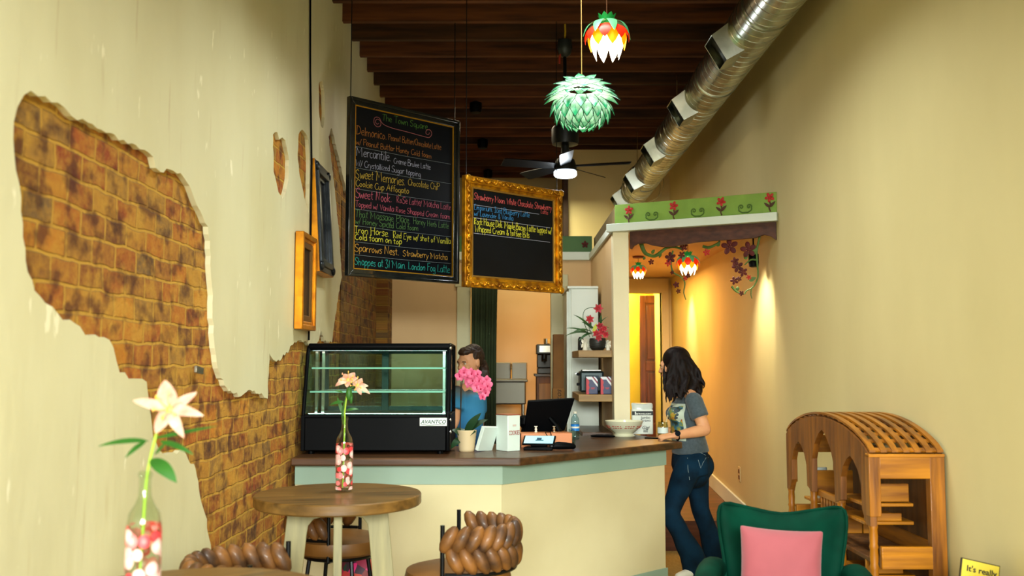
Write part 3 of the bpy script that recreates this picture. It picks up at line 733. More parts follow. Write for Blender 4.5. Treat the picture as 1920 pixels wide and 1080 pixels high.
# ---- square board in the carved gold frame
W2, H2 = .92, .745
gbd = thing('menu_board', 'chalkboard in carved gold frame with three drinks written at its top', 'chalkboard', (.03, 6.59, 1.99), R(42.8))
frame_profile('frame', W2, H2, .07, .03, M_gold, gbd, inner=[(0, .05, 0, .04), (.045, .072, .012, .04)])
b = B(); rr = random.Random(3)
def edgepts():
    n1, n2 = 26, 21
    for k in range(n1):
        t = (k + .5) / n1; yield (-W2 / 2 + .025 + t * (W2 - .05), .025, 0, k); yield (-W2 / 2 + .025 + t * (W2 - .05), H2 - .025, 0, k + 1)
    for k in range(n2):
        t = (k + .5) / n2; yield (-W2 / 2 + .025, .025 + t * (H2 - .05), 1, k); yield (W2 / 2 - .025, .025 + t * (H2 - .05), 1, k + 1)
for x, z, o_, k in edgepts():
    a = R(35 if k % 2 else -35) + (PI / 2 if o_ else 0)
    b.ball((x, -.003, z), (.024, .010, .009), (0, a, 0), 10, 6)
    b.ball((x + rr.uniform(-.006, .006), -.005, z + rr.uniform(-.008, .008)), (.010, .010, .010), None, 8, 5)
for x in (-W2 / 2 + .02, W2 / 2 - .02):
    for z in (.02, H2 - .02): b.ball((x, -.006, z), (.026, .014, .026), None, 12, 6)
obj('carved_ornament', b, M_gold, gbd)
frame_profile('inner_liner', W2, H2, .01, .03, mat('dull_gold', '#8f6a2a', .5, metal=.5), gbd, bev=.002, inner=[(.070, .082, .014, .03)])
b = B(); b.box2((-W2 / 2 + .075, .022, .075), (W2 / 2 - .075, .032, H2 - .075)); sl = obj('chalkboard', b, M_slate, gbd)
b = B(); b.box2((-W2 / 2 + .01, .032, .01), (W2 / 2 - .01, .05, H2 - .01)); obj('backing', b, M_black, gbd)
rows2 = [
 ('Strawberry Moon. White Chocolate Strawberry', .10, .90, .205, .044, 'red', .0026), ('Latte', .78, .86, .245, .03, 'red', .002),
 ('Emporium. Iced Blueberry Latte', .10, .66, .298, .038, 'blue', .0022), ('w/ Lavender & Vanilla', .10, .49, .352, .036, 'blue', .0023),
 ('Rock House Deli. Maple Bacon Latte topped w/', .10, .90, .432, .046, 'lemon', .0030), ('Whipped Cream & toffee Bits', .11, .66, .495, .044, 'lemon', .0030)]
putlines(sl, W2, H2, rows2, .0208)
for v, u1 in ((.255, .76), (.372, .88), (.512, .88)):
    b = B(); b.tube([(-W2 / 2 + .09, .0202, H2 * (1 - v)), (-W2 / 2 + u1 * W2, .0202, H2 * (1 - v))], .0016, 5); obj('chalk_rule', b, C_['white'], sl)
for x in (-.43, .43):
    b = B(); b.cyl((x, .03, H2 - .01), (x, .03, ZC - 1.99), .0028, seg=6); obj('hanging_chain', b, M_blackm, gbd)

# ---- two picture frames on the left wall (blackboards), local X runs along the wall away from the camera
def wallframe(name, label, y, z, W, H, spec, m, mliner, depth, tilt=0, side=None):
    t = thing(name, label, 'picture frame', rot=(0, 0, 0))
    t.matrix_world = Matrix.Translation((XL + depth + .004, y, z)) @ Matrix.Rotation(tilt, 4, 'Y') @ Matrix.Rotation(PI / 2, 4, 'Z')
    t.location = (XL + depth + .004, y, z); t.rotation_euler = Euler((0, tilt, 0)).to_quaternion().to_matrix().to_4x4().__matmul__(Matrix.Rotation(PI / 2, 4, 'Z')).to_euler()
    return t
t = wallframe('picture_frame', 'small gold picture frame with blackboard, lowest on the left wall above the display case', 5.67, 1.685, .38, .565, None, None, None, .05)
frame_profile('frame', .38, .565, .07, .03, mat('bright_gold', '#e0930f', .35, metal=.65, col2='#b56f0a', scale=12), t, inner=[(0, .03, -.0, .05), (.028, .05, .012, .05)])
frame_profile('inner_liner', .38, .565, .01, .03, mat('brown_gold', '#6e4c1c', .5, metal=.4), t, bev=.003, inner=[(.048, .085, .016, .045)])
b = B(); b.box2((-.11, .028, .08), (.11, .045, .485)); obj('blackboard', b, M_slate, t)
t = wallframe('picture_frame', 'larger silver-black picture frame with gold sides on the left wall above the gold one', 6.115, 2.06, .45, .70, None, None, None, .07, R(-3.5))
frame_profile('frame', .45, .70, .07, .03, mat('silver_black', '#3e4246', .3, metal=.7, col2='#22262a', scale=8), t, inner=[(.0, .04, .004, .06), (.036, .075, -.006, .06), (.072, .10, .016, .06)])
frame_profile('gold_side', .45, .70, .07, .03, MATS['bright_gold'], t, bev=.002, inner=[(-.004, .008, .008, .07)])
b = B(); b.box2((-.13, .03, .095), (.13, .05, .605)); obj('blackboard', b, M_slate, t)
for x, z in ((.19, .665), (-.19, .035), (.19, .035), (-.19, .665)):
    b = B(); b.ball((x, 0, z), (.03, .014, .03)); obj('corner_boss', b, MATS['silver_black'], t)
# black cable down the wall
b = B(); b.tube([(XL + .008, 5.74, ZC), (XL + .008, 5.79, 3.3), (XL + .008, 5.874, 2.72), (XL + .008, 5.876, 1.63)], .006, 8)
tag(obj('cable', b, M_black), 'black cable running down the left wall behind the picture frames', 'cable')
q = atX(373, 694, XL); b = B(); b.box((XL + .0, q.y, q.z), (.012, .085, .028), rx=R(-6))
tag(obj('metal_tag', b, M_steel, bevel=.002), 'small silver metal plate fixed to the exposed bricks on the left wall', 'metal plate')
# ================================================================== tables, stools, bottles, armchair, bookcase
M_ttop = wood('table_oak', '#7d5a28', '#4f3716', .42, axis=0, scale=3, coat=.1)
M_tleg = wood('washed_wood', '#a39a70', '#7f7a5c', .6, axis=2, scale=3)
def bistro(label, x, y, rz, r=.365):
    t = thing('round_table', label, 'table', (x, y, 0), rz, 'round counter-height tables')
    b = B(); b.lathe([(r - .006, .872), (r, .878), (r, .915), (r - .004, .92)], seg=72); obj('tabletop', b, M_ttop, t)
    for a, nm in ((0, 'arched_leg_panel'), (PI / 2, 'arched_leg_panel')):
        out = [(-.30, 0), (-.215, .872), (.215, .872), (.30, 0), (.205, 0)]
        arch = [(.135, .74), (.128, .785), (.105, .812), (.07, .82), (-.07, .82), (-.105, .812), (-.128, .785), (-.135, .74), (-.205, 0)]
        b = B(); M_ = Matrix.Rotation(a, 4, 'Z') @ Matrix(((1, 0, 0, 0), (0, 0, 1, 0), (0, 1, 0, 0), (0, 0, 0, 1)))
        b.prism(out + arch, -.018, .018, M_); obj(nm, b, M_tleg, t, smooth=0, bevel=.004)
    return t
bistro('round wooden table with washed grey legs in front of the counter', -.767, 4.30, R(10))
bistro('round wooden table at the lower left edge of the photo, nearest the camera', -.80, 2.405, R(40), .365)

M_leather = mat('brown_leather', '#7c4e1c', .58, col2='#38200c', scale=11, bump=.2, coat=.1)
M_seat = mat('seat_leather', '#7c5222', .45, col2='#5f3c16', scale=4, bump=.1)
def stool(label, x, y, rz):
    """facing +X, seat .65"""
    t = thing('counter_stool', label, 'stool', (x, y, 0), rz, 'brown leather counter stools with braided backs')
    b = B(); b.lathe([(.02, .565), (.19, .57), (.215, .585), (.222, .61), (.215, .64), (.17, .652), (.02, .656)], seg=40); obj('seat', b, M_seat, t)
    def arc(s):  # s 0..1 along the U: arm (+y) , back, arm (-y)
        r, L_ = .20, .06; tot = 2 * L_ + PI * r; d = s * tot
        if d < L_: return Vector((.06 - d - .04, r, 0)), Vector((0, 1, 0))
        if d < L_ + PI * r:
            a = PI / 2 + (d - L_) / r; return Vector((-.04 + r * math.cos(a), r * math.sin(a), 0)), Vector((math.cos(a), math.sin(a), 0))
        return Vector((-.04 + d - L_ - PI * r, -r, 0)), Vector((0, -1, 0))
    b = B(); n = 14
    for row, (z, dz, s0) in enumerate(((.793, 1, 0), (.712, -1, .5), )):
        for k in range(n):
            s = (k + s0 + .25) / (n + .25); s = min(max(s, .02), .98)
            c, N = arc(s); T = Vector((-N.y, N.x, 0))
            ax = (T * .50 + Vector((0, 0, dz * .9))).normalized(); e3 = N; e2 = ax.cross(e3).normalized()
            M_ = Matrix((( e2.x, ax.x, e3.x, 0), (e2.y, ax.y, e3.y, 0), (e2.z, ax.z, e3.z, 0), (0, 0, 0, 1)))
            b.ball((c.x, c.y, z), (.030, .062, .032), M_, 12, 9)
    obj('braided_back', b, M_leather, t)
    b = B(); b.tube(sm([arc(s)[0] + Vector((0, 0, .655)) for s in [i / 16 for i in range(17)]], 2), .008, 8); obj('back_rail', b, M_blackm, t)
    for sy in (1, -1):
        b = B(); b.cyl((.03, .205 * sy, .56), (.03, .205 * sy, .85), .009, seg=10); b.tube([(.03, .205 * sy, .56), (.03, .16 * sy, .56)], .009, 8); obj('arm_post', b, M_blackm, t)
    b = B(); b.tube([(.17 * math.cos(a), .17 * math.sin(a), .56) for a in [i * 2 * PI / 20 for i in range(20)]], .010, 8, close=True); obj('seat_ring', b, M_blackm, t)
    for k in range(4):
        a = PI / 4 + k * PI / 2
        b = B(); b.tube([(.15 * math.cos(a), .15 * math.sin(a), .56), (.235 * math.cos(a), .235 * math.sin(a), 0)], .0105, 8); obj('leg', b, M_blackm, t)
    b = B(); b.tube([(.215 * math.cos(a), .215 * math.sin(a), .16) for a in [PI / 4 + i * PI / 2 for i in range(4)]], .008, 8, close=True); obj('footrest', b, M_blackm, t)
    return t
stool('braided brown leather stool standing right of the round table, back turned to the counter corner', -.225, 4.08, R(174))
stool('braided brown leather stool half hidden behind the legs of the round table', -.85, 4.80, R(-12))
stool('braided brown leather stool by the left wall behind the nearest table', -.855, 3.34, R(-4))

# small patterned bag on the floor behind the table
def floral():
    m = bpy.data.materials.new('floral_cloth'); m.use_nodes = True; nt = m.node_tree; n = nt.nodes; L = nt.links; p = n['Principled BSDF']
    v = n.new('ShaderNodeTexVoronoi'); v.inputs['Scale'].default_value = 22; tc = n.new('ShaderNodeTexCoord'); L.new(tc.outputs['Object'], v.inputs[0])
    r = n.new('ShaderNodeValToRGB'); e = r.color_ramp.elements; e[0].color = lin('#e0207a'); e[1].color = lin('#1b3a2c'); e[1].position = .9
    for q, c in ((.25, '#8f0f3c'), (.45, '#d8452a'), (.65, '#3a0f2c')): x = e.new(q); x.color = lin(c)
    sx = n.new('ShaderNodeSeparateColor'); L.new(v.outputs['Color'], sx.inputs[0]); L.new(sx.outputs[0], r.inputs[0]); L.new(r.outputs[0], p.inputs['Base Color'])
    return m
t = thing('tote_bag', 'dark tote bag with bright pink flower print on the floor behind the table', 'bag', (-.80, 5.20, 0), R(4))
b = B(); b.tube([(0, 0, .01), (0, 0, .1), (0, 0, .3), (0, 0, .42), (0, 0, .455)], [.12, .135, .13, .12, .115], 16, flat=[.07, .075, .06, .035, .02], up=(0, 1, 0)); obj('bag_body', b, floral(), t)
b = B(); b.tube(sm([(-.06, .0, .44), (-.05, .0, .50), (0, 0, .53), (.05, 0, .50), (.06, 0, .44)], 4), .006, 8); obj('bag_handle', b, M_black, t)

# ---- bottle vases with lilies
def film():
    m = bpy.data.materials.new('blossom_film'); m.use_nodes = True; nt = m.node_tree; n = nt.nodes; L = nt.links; p = n['Principled BSDF']; out = n['Material Output']
    tc = n.new('ShaderNodeTexCoord'); v = n.new('ShaderNodeTexVoronoi'); v.inputs['Scale'].default_value = 34; v.inputs['Randomness'].default_value = .75; L.new(tc.outputs['Object'], v.inputs[0])
    r = n.new('ShaderNodeValToRGB'); r.color_ramp.interpolation = 'LINEAR'; e = r.color_ramp.elements
    e[0].position = .12; e[0].color = lin('#f7dcd6'); e[1].position = .42; e[1].color = lin('#d9363e')
    L.new(v.outputs['Distance'], r.inputs[0])
    sx = n.new('ShaderNodeSeparateColor'); L.new(v.outputs['Color'], sx.inputs[0])
    r2 = n.new('ShaderNodeValToRGB'); r2.color_ramp.interpolation = 'CONSTANT'; e2 = r2.color_ramp.elements; e2[0].color = lin('#f0f0e6'); e2[1].position = .35; e2[1].color = lin('#f5a3a0'); x = e2.new(.7); x.color = lin('#e2444a')
    L.new(sx.outputs[0], r2.inputs[0])
    mx = n.new('ShaderNodeMix'); mx.data_type = 'RGBA'; mx.inputs[0].default_value = .5; L.new(r.outputs[0], mx.inputs[6]); L.new(r2.outputs[0], mx.inputs[7]); L.new(mx.outputs[2], p.inputs['Base Color'])
    th = n.new('ShaderNodeMath'); th.operation = 'LESS_THAN'; th.inputs[1].default_value = .60; L.new(v.outputs['Distance'], th.inputs[0])
    gt = n.new('ShaderNodeMath'); gt.operation = 'GREATER_THAN'; gt.inputs[1].default_value = .06; L.new(sx.outputs[1], gt.inputs[0])
    mu = n.new('ShaderNodeMath'); mu.operation = 'MULTIPLY'; L.new(th.outputs[0], mu.inputs[0]); L.new(gt.outputs[0], mu.inputs[1])
    L.new(mu.outputs[0], p.inputs['Alpha']); p.inputs['Roughness'].default_value = .35
    return m
M_film = film()
M_petal = mat('lily_petal', '#c98672', .65, col2='#dcc3aa', scale=22)
M_throat = mat('lily_throat', '#f2c53a', .5, col2='#f7a08a', scale=20)
M_leaf = mat('lily_leaf', '#1f4f14', .5, col2='#2f681a', scale=8)
M_stem = mat('lily_stem', '#9fbf3c', .5)
def vase(label, x, y, z, flip=1):
    t = thing('bottle_vase', label, 'vase', (x, y, z), 0, 'glass bottle vases with pink blossom pattern')
    b = B(); pr = [(.004, .006), (.033, .004), (.0375, .012), (.038, .215), (.034, .238), (.022, .258), (.0155, .275), (.0135, .30), (.0135, .318), (.016, .320), (.016, .330), (.0125, .331)]
    b.lathe(pr, cap=False); b.lathe([(r_ - .0025, z_ + .003) for r_, z_ in pr], cap=False)
    b.bm.verts.ensure_lookup_table()
    obj('bottle', b, M_bottleglass, t)
    b = B(); b.lathe([(.0386, .012), (.0386, .200), (.037, .215)], cap=False, seg=48); obj('blossom_print', b, M_film, t)
    return t
def lily_bloom(t, name, c, petals, sc=1., throat=True):
    b = B(); c = Vector(c)
    for dx, dz, dy, wd, bend in petals:
        tip = c + Vector((dx, dy, dz)); d = Vector((dx, dy, dz)); nrm = Vector((0, -1, .35)) if dz < .03 else Vector((0, -1, 0))
        leaf_shape(b, c - d * .05, tip, wd, nrm, bend, 10, .0012, .25, shape=lambda s: math.sin(PI * (s ** .75)) ** .7 if 0 < s < 1 else 0)
    bl = obj(name, b, M_petal, t)
    b = B(); b.ball(c + Vector((0, -.004, 0)), (.010 * sc, .008 * sc, .012 * sc))
    for k in range(6):
        a = k * PI / 3 + .3; e = c + Vector((math.cos(a) * .028 * sc, -.035 * sc, math.sin(a) * .028 * sc + .012 * sc)); b.tube([c, (c + e) / 2 + Vector((0, -.01, 0)), e], .0011, 5); b.ball(e, (.003, .002, .005), None, 6, 4)
    obj('stamens', b, M_throat, bl)
t = vase('clear bottle vase with pink blossom print on the nearest table at lower left', -.83, 2.20, .92)
l = thing('lily', 'white-pink lily with long green leaves in the nearest bottle vase', 'flower', (-.83, 2.20, .92), 0, 'lilies in bottle vases')
b = B(); b.tube(sm([(-.012, 0, .02), (-.004, 0, .15), (.002, 0, .30), (.012, 0, .37), (.03, 0, .45)], 5), .0035, 8); obj('stem', b, M_stem, l)
lily_bloom(l, 'blossom', (.055, -.005, .470), [(-.015, .068, .0, .046, .05), (-.085, .022, -.005, .024, .12), (.055, .040, .01, .022, .12), (.082, -.012, -.02, .026, .18), (.042, -.060, -.03, .026, .15), (-.018, -.050, -.04, .034, .05)])
for a_, e_, wd, bd in (((.005, 0, .40), (-.10, -.02, .390), .018, .06), ((.0, 0, .40), (-.035, -.03, .365), .015, .05), ((.01, 0, .36), (.082, -.03, .31), .034, .08), ((.012, 0, .405), (.150, .03, .432), .014, .0), ((.03, 0, .40), (.118, -.03, .372), .016, .06), ((.02, 0, .37), (.052, -.01, .40), .016, 0)):
    b = B(); leaf_shape(b, a_, e_, wd, (0, -.6, .8), bd, 8, .001); obj('leaf', b, M_leaf, l)
t = vase('clear bottle vase with pink blossom print on the round table in front of the counter', -.752, 4.35, .92)
l = thing('lily', 'orange-pink lilies with green leaves in the bottle vase on the round table', 'flower', (-.752, 4.35, .92), 0, 'lilies in bottle vases')
b = B(); b.tube(sm([(-.005, 0, .02), (.0, 0, .30), (.0, 0, .36), (.012, 0, .46)], 5), .004, 8); obj('stem', b, M_stem, l)
b = B(); b.tube(sm([(-.006, 0, .30), (-.012, 0, .36), (.02, 0, .45), (.045, 0, .47)], 5), .0035, 8); obj('stem', b, MATS['lily_leaf'], l)
lily_bloom(l, 'blossom', (.015, -.01, .495), [(-.045, .002, -.01, .026, .15), (-.055, -.025, -.02, .026, .25), (-.02, .03, 0, .034, .05), (.03, .035, 0, .036, .05), (.045, .01, -.01, .03, .1), (.0, -.03, -.03, .03, .05)])
lily_bloom(l, 'blossom', (.055, .005, .47), [(.05, .0, -.01, .024, .1), (.06, -.035, -.02, .022, .2), (.02, -.04, -.02, .024, .1), (.02, .035, 0, .028, .05), (-.02, .03, 0, .028, .05)])
b = B(); b.ball((.018, -.004, .435), (.014, .012, .03)); b.ball((.028, -.002, .415), (.008, .008, .025)); obj('green_bud', b, M_leaf, l)
for a_, e_, wd, bd in (((.0, 0, .33), (-.035, -.01, .425), .016, -.1), ((-.005, 0, .40), (-.068, .0, .385), .016, .1), ((-.01, 0, .44), (-.045, -.02, .45), .012, .1), ((.005, 0, .36), (.06, .02, .365), .014, .1)):
    b = B(); leaf_shape(b, a_, e_, wd, (0, -.8, .6), bd, 8, .001); obj('leaf', b, M_leaf, l)

# ---- green velvet armchair
M_velvet = mat('green_velvet', '#023a2a', .75, col2='#01281c', scale=5, bump=.05, spec=.08)
ac = thing('armchair', 'emerald green velvet wing armchair with concave top, in front of the wooden display rack', 'armchair', (1.158, 4.185, 0), R(-15)); ac.scale = (.93, .93, 1.08)
def thick(b, P, N, th, nu, nv):
    """closed padded shell around a surface P(u,v), thickness th(u,v) along N(u,v)"""
    fr = [[P(i / nu, j / nv) - N(i / nu, j / nv) * th(i / nu, j / nv) for j in range(nv + 1)] for i in range(nu + 1)]
    bk_ = [[P(i / nu, j / nv) + N(i / nu, j / nv) * th(i / nu, j / nv) for j in range(nv + 1)] for i in range(nu + 1)]
    vs = [v for r_ in fr for v in r_] + [v for r_ in bk_ for v in r_]; o_ = (nu + 1) * (nv + 1); q = nv + 1; fs = []
    for i in range(nu):
        for j in range(nv):
            fs.append((i * q + j, i * q + j + 1, (i + 1) * q + j + 1, (i + 1) * q + j)); fs.append((o_ + i * q + j, o_ + (i + 1) * q + j, o_ + (i + 1) * q + j + 1, o_ + i * q + j + 1))
    for i in range(nu):
        for j in (0, nv): fs.append((i * q + j, (i + 1) * q + j, o_ + (i + 1) * q + j, o_ + i * q + j))
    for j in range(nv):
        for i in (0, nu): fs.append((i * q + j, i * q + j + 1, o_ + i * q + j + 1, o_ + i * q + j))
    b._add(vs, fs)
def Pb(u, v):
    a = 2 * u - 1                       # -1..1 across
    half = .235 + .065 * v ** 1.4
    top = .765 + .075 * abs(a) ** 1.7
    z = .40 + (top - .40) * v
    # rounded top corners
    x = a * half * (1 - .10 * max(0, v - .8) / .2 * max(0, abs(a) - .8) / .2)
    y = .02 + .13 * v - .15 * abs(a) ** 2.6 * (.5 + .5 * v)
    if v > .85 and abs(a) > .75: z -= .025 * ((v - .85) / .15) * ((abs(a) - .75) / .25)
    return Vector((x, y, z))
def Nb(u, v):
    a = 2 * u - 1
    return Vector((a * .45, 1, .05)).normalized()
def Tb(u, v):
    e = min(1, 6 * min(u, 1 - u), 6 * (1 - v)); return .012 + .040 * math.sqrt(max(0, 1 - (1 - e) ** 2))
b = B(); thick(b, Pb, Nb, Tb, 28, 16); obj('wing_back', b, M_velvet, ac, subsurf=1, smooth=80)
b = B(); b.tube(sm([Pb(0, .0) + Vector((-.01, -.02, 0)), Pb(0, .4) + Vector((-.006, 0, 0)), Pb(0, .8) + Vector((-.004, 0, 0)), Pb(.03, 1), Pb(.25, 1), Pb(.5, 1), Pb(.75, 1), Pb(.97, 1), Pb(1, .8), Pb(1, .4), Pb(1, 0)], 3), .008, 8); obj('piping', b, M_velvet, ac)
for s in (-1, 1):
    b = B(); b.tube(sm([(s * .29, .02, .55), (s * .315, -.10, .575), (s * .325, -.28, .57), (s * .32, -.42, .545)], 5), .055, 14, flat=.045, round_=True); b.tube(sm([(s * .30, .02, .43), (s * .31, -.2, .43), (s * .31, -.42, .42)], 4), .045, 12, flat=.13, up=(0, 0, 1), round_=True)
    obj('armrest', b, M_velvet, ac)
b = B(); b.box2((-.27, -.46, .34), (.27, .06, .46)); obj('seat_cushion', b, M_velvet, ac, bevel=.04, bseg=5, smooth=80)
b = B(); b.box2((-.31, -.42, .24), (.31, .10, .35)); obj('seat_base', b, M_velvet, ac, bevel=.02)
for x in (-.26, .26):
    for y in (-.37, .06):
        b = B(); b.cyl((x * 1.06, y, 0), (x, y, .25), .012, .02, 12); obj('leg', b, mat('dark_leg_wood', '#2a190d', .4), ac)
M_pillow = mat('pink_velvet', '#9c4c54', .75, col2='#90444c', scale=3, sheen=.2, bump=.12, bscale=5)
def pillow(b, S, T, n=18):
    vs = []; fs = []
    for sgn in (-1, 1):
        for i in range(n + 1):
            for j in range(n + 1):
                a, c = 2 * i / n - 1, 2 * j / n - 1
                e = (1 - abs(a) ** 2.6) * (1 - abs(c) ** 2.6)
                k = 1 - .055 * (1 - c * c) * abs(a) ** 2; k2 = 1 - .055 * (1 - a * a) * abs(c) ** 2
                wr = .006 * math.sin(7 * (a - c) + 2 * a) * (abs(a) * abs(c)) ** .5 * e ** .3
                vs.append(Vector((a * S * k, sgn * (T * max(e, 0) ** .55 + .004) + wr, c * S * k2)))
    q = n + 1; o_ = q * q
    for i in range(n):
        for j in range(n):
            fs.append((i * q + j, (i + 1) * q + j, (i + 1) * q + j + 1, i * q + j + 1)); fs.append((o_ + i * q + j, o_ + i * q + j + 1, o_ + (i + 1) * q + j + 1, o_ + (i + 1) * q + j))
    for i in range(n):
        for j in (0, n): fs.append((i * q + j, (i + 1) * q + j, o_ + (i + 1) * q + j, o_ + i * q + j)); fs.append((j * q + i, j * q + i + 1, o_ + j * q + i + 1, o_ + j * q + i))
    b._add(vs, fs)
b = B(); pillow(b, .178, .062)
p = obj('throw_pillow', b, M_pillow, subsurf=1, smooth=80); p.location = (1.092, 3.975, .655); p.scale = (.93, .93, .945); p.rotation_euler = (R(-14), R(2), R(-14))
tag(p, 'square dusty pink velvet pillow leaning in the green armchair', 'pillow')

# ---- second armchair, only its edge in view at the lower right
b = B(); b.tube(sm([(1.70, 2.95, .30), (1.70, 2.97, .55), (1.71, 3.0, .74), (1.715, 3.02, .83)], 4), [.14] * 10 + [.13, .12, .10], 20, flat=.06, up=(0, 1, 0), round_=True)
pc = thing('armchair', 'dusty purple upholstered chair, only its edge in view at the right edge of the photo', 'armchair', (0, 0, 0))
obj('backrest', b, mat('purple_velvet', '#7a4058', .6, sheen=.7, col2='#6c364c', scale=5), pc)
b = B(); b.box2((1.52, 2.55, .26), (1.84, 3.0, .42)); obj('seat_cushion', b, MATS['purple_velvet'], pc, bevel=.03, bseg=4)
for x in (1.55, 1.81):
    for y in (2.6, 2.95):
        b = B(); b.cyl((x, y, 0), (x, y, .27), .012, .018, 10); obj('leg', b, MATS['dark_leg_wood'], pc)

# ---- wooden display rack with the arched lattice roof
M_teak = wood('honey_wood', '#b06c0c', '#5f3206', .42, axis=2, scale=3, coat=.15, bump=.25)
M_teakx = wood('honey_wood_cross', '#b06c0e', '#603406', .42, axis=1, scale=3, coat=.15, bump=.25)
M_teaky = wood('honey_wood_end', '#c27c0c', '#7c4608', .42, axis=0, scale=3, coat=.15, bump=.25)
M_teakd = wood('dark_honey_wood', '#6e4216', '#3f240c', .55, axis=2, scale=3, bump=.25)
X0, X1 = 1.525, 1.85; Y0, Y1 = 4.15, 5.40; ZE = 1.10
bc = thing('display_rack', 'honey-coloured wooden display rack with arched lattice roof and turned posts against the right wall', 'shelf', (0, 0, 0))
ym = (Y0 + Y1) / 2; hw = (Y1 - Y0) / 2
def roofz(y): return ZE + .128 * (1 - ((y - ym) / hw) ** 2) ** .8 if abs(y - ym) < hw else ZE
MY = lambda x: Matrix(((0, 0, 1, x), (1, 0, 0, 0), (0, 1, 0, 0), (0, 0, 0, 1)))
# arched fretwork face (polygon with three pointed openings)
def pointed(c, w_, z0, z1):
    pts = [(c - w_, z0), (c - w_ * .98, z0 + (z1 - z0) * .45), (c - w_ * .72, z0 + (z1 - z0) * .72), (c - w_ * .32, z0 + (z1 - z0) * .92), (c, z1)]
    return pts + [(2 * c - p_[0], p_[1]) for p_ in pts[-2::-1]]
topc = [(y, roofz(y)) for y in [Y1 - (Y1 - Y0) * k / 24 for k in range(25)]]
ops = [(Y0 + .235, .135, .70, 1.075), (ym, .175, .62, 1.165), (Y1 - .235, .135, .70, 1.075)]
poly = [(Y0, ZE)] ; low = []
low = [(Y0, .80), (Y0 + .055, .80)]
for c, w_, z0, z1 in ops:
    low += [(c - w_, .86 if c != ym else .84)] + pointed(c, w_ * .97, .88, z1)[1:-1] + [(c + w_, .86 if c != ym else .84)]
low += [(Y1 - .055, .80), (Y1, .80)]
b = B(); b.prism([(min(max(p_[0], Y0 + .003), Y1 - .003), p_[1]) for p_ in low + topc], 0.002, .03, MY(X0)); obj('fretwork_arch', b, M_teakd if False else wood('fret_wood', '#8d5518', '#5a3210', .45, axis=2, scale=3, bump=.3), bc, smooth=0, bevel=.004)
b = B(); b.prism([(Y0 + .003, .85), (Y0 + .07, .85)] + [(y, roofz(y) - .075) for y in [Y0 + .07 + (Y1 - Y0 - .14) * k / 16 for k in range(17)]] + [(Y1 - .07, .85), (Y1 - .003, .85)] + [(min(max(p_[0], Y0 + .003), Y1 - .003), p_[1]) for p_ in topc], 0, .027, MY(X1 - .03)); obj('back_arch', b, M_teakd, bc, smooth=0)
# lattice roof: laths along X and bent laths across
def bent(x0, x1, off, m, nm):
    b = B(); rs = []
    for k in range(33):
        y = Y0 + (Y1 - Y0) * k / 32; z = roofz(y) + off
        rs.append([(x0, y, z), (x1, y, z), (x1, y, z + .010), (x0, y, z + .010)])
    b.rings(rs); obj(nm, b, m, bc)
for k in range(7):
    x = X0 + .005 + k * (X1 - X0 - .035) / 6
    bent(x, x + .026, .012, M_teakx, 'bent_lath')
for k in range(17):
    y = Y0 + .02 + (Y1 - Y0 - .04) * k / 16; z = roofz(y) + .003; dz = roofz(y + .01) - roofz(y - .01)
    b = B(); b.box(((X0 + X1) / 2, y, z + .004), (X1 - X0 - .02, .027, .006), rx=math.atan2(dz, .02)); obj('cross_lath', b, M_teakx, bc)
# posts
def turned(b, x, y, z0, z1):
    pr = [(.017, z0)]; z = z0 + .02; k = 0
    while z < z1 - .03:
        pr += [(.0165, z), (.020, z + .012), (.0165, z + .024), (.0185, z + .055)]; z += .085; k += 1
    pr.append((.018, z1)); b.lathe(pr, (x, y, 0), 14)
for y in (Y0 + .022, Y0 + .42, Y1 - .42, Y1 - .022):
    b = B(); turned(b, X0 + .02, y, .0, .84); b.box2((X0 + .005, y - .018, .84), (X0 + .027, y + .018, .87)); obj('turned_post', b, M_teak, bc, bevel=.002)
for y in (Y0, Y1 - .045):
    b = B(); b.box2((X0 if y == Y0 else X0 + .03, y, .84 if True else 0), (X0 + .05, y + .045, ZE)); obj('square_post', b, M_teak, bc, bevel=.003)
    b = B(); b.box2((X1 - .065, y, 0), (X1, y + .045, ZE)); obj('square_post', b, M_teak, bc, bevel=.003)
for y, y2 in ((Y0, Y0 + .028), (Y1 - .028, Y1)):
    for z0, z1 in ((1.00, 1.095), (.62, .715), (.33, .42), (.04, .13)):
        b = B(); b.box2((X0 + .045, y, z0), (X1 - .06, y2, z1)); obj('end_rail', b, M_teaky, bc, bevel=.004)
b = B(); b.box2((X0, Y0 - .004, ZE - .008), (X1, Y0 + .04, ZE + .006)); obj('eave_board', b, M_teaky, bc, bevel=.002)
# long back rails and shelves
for z in (.62, .34, .06):
    b = B(); b.box2((X0 + .05, Y0 + .03, z), (X1 - .01, Y1 - .03, z + .02)); obj('shelf_board', b, M_teakd, bc, bevel=.003)
for z0, z1 in ((.64, .72), (.35, .43), (.08, .16)):
    b = B(); b.box2((X0 + .036, Y0 + .045, z0), (X0 + .052, Y1 - .045, z1)) if z0 < .6 else b.box2((X1 - .03, Y0 + .03, z0), (X1 - .015, Y1 - .03, z1)); obj('long_rail', b, M_teakx, bc, bevel=.003)
b = B(); b.box2((X1 - .025, Y0 + .04, .02), (X1 - .012, Y1 - .04, 1.08)); obj('back_board', b, M_teakd, bc)
b = B()
b.box2((X0 + .06, Y1 - .30, .80), (X1 - .06, Y1 - .28, .93)); b.box2((X0 + .06, Y1 - .30, .76), (X1 - .06, Y1 - .12, .775)); obj('upper_tray', b, M_teaky, bc, bevel=.003)
b = B(); b.box2((X0 + .06, Y1 - .50, .64), (X1 - .09, Y1 - .48, .73)); b.box2((X1 - .085, Y1 - .50, .64), (X1 - .05, Y1 - .48, .73)); obj('tray_front', b, M_teaky, bc, bevel=.003)
b = B()
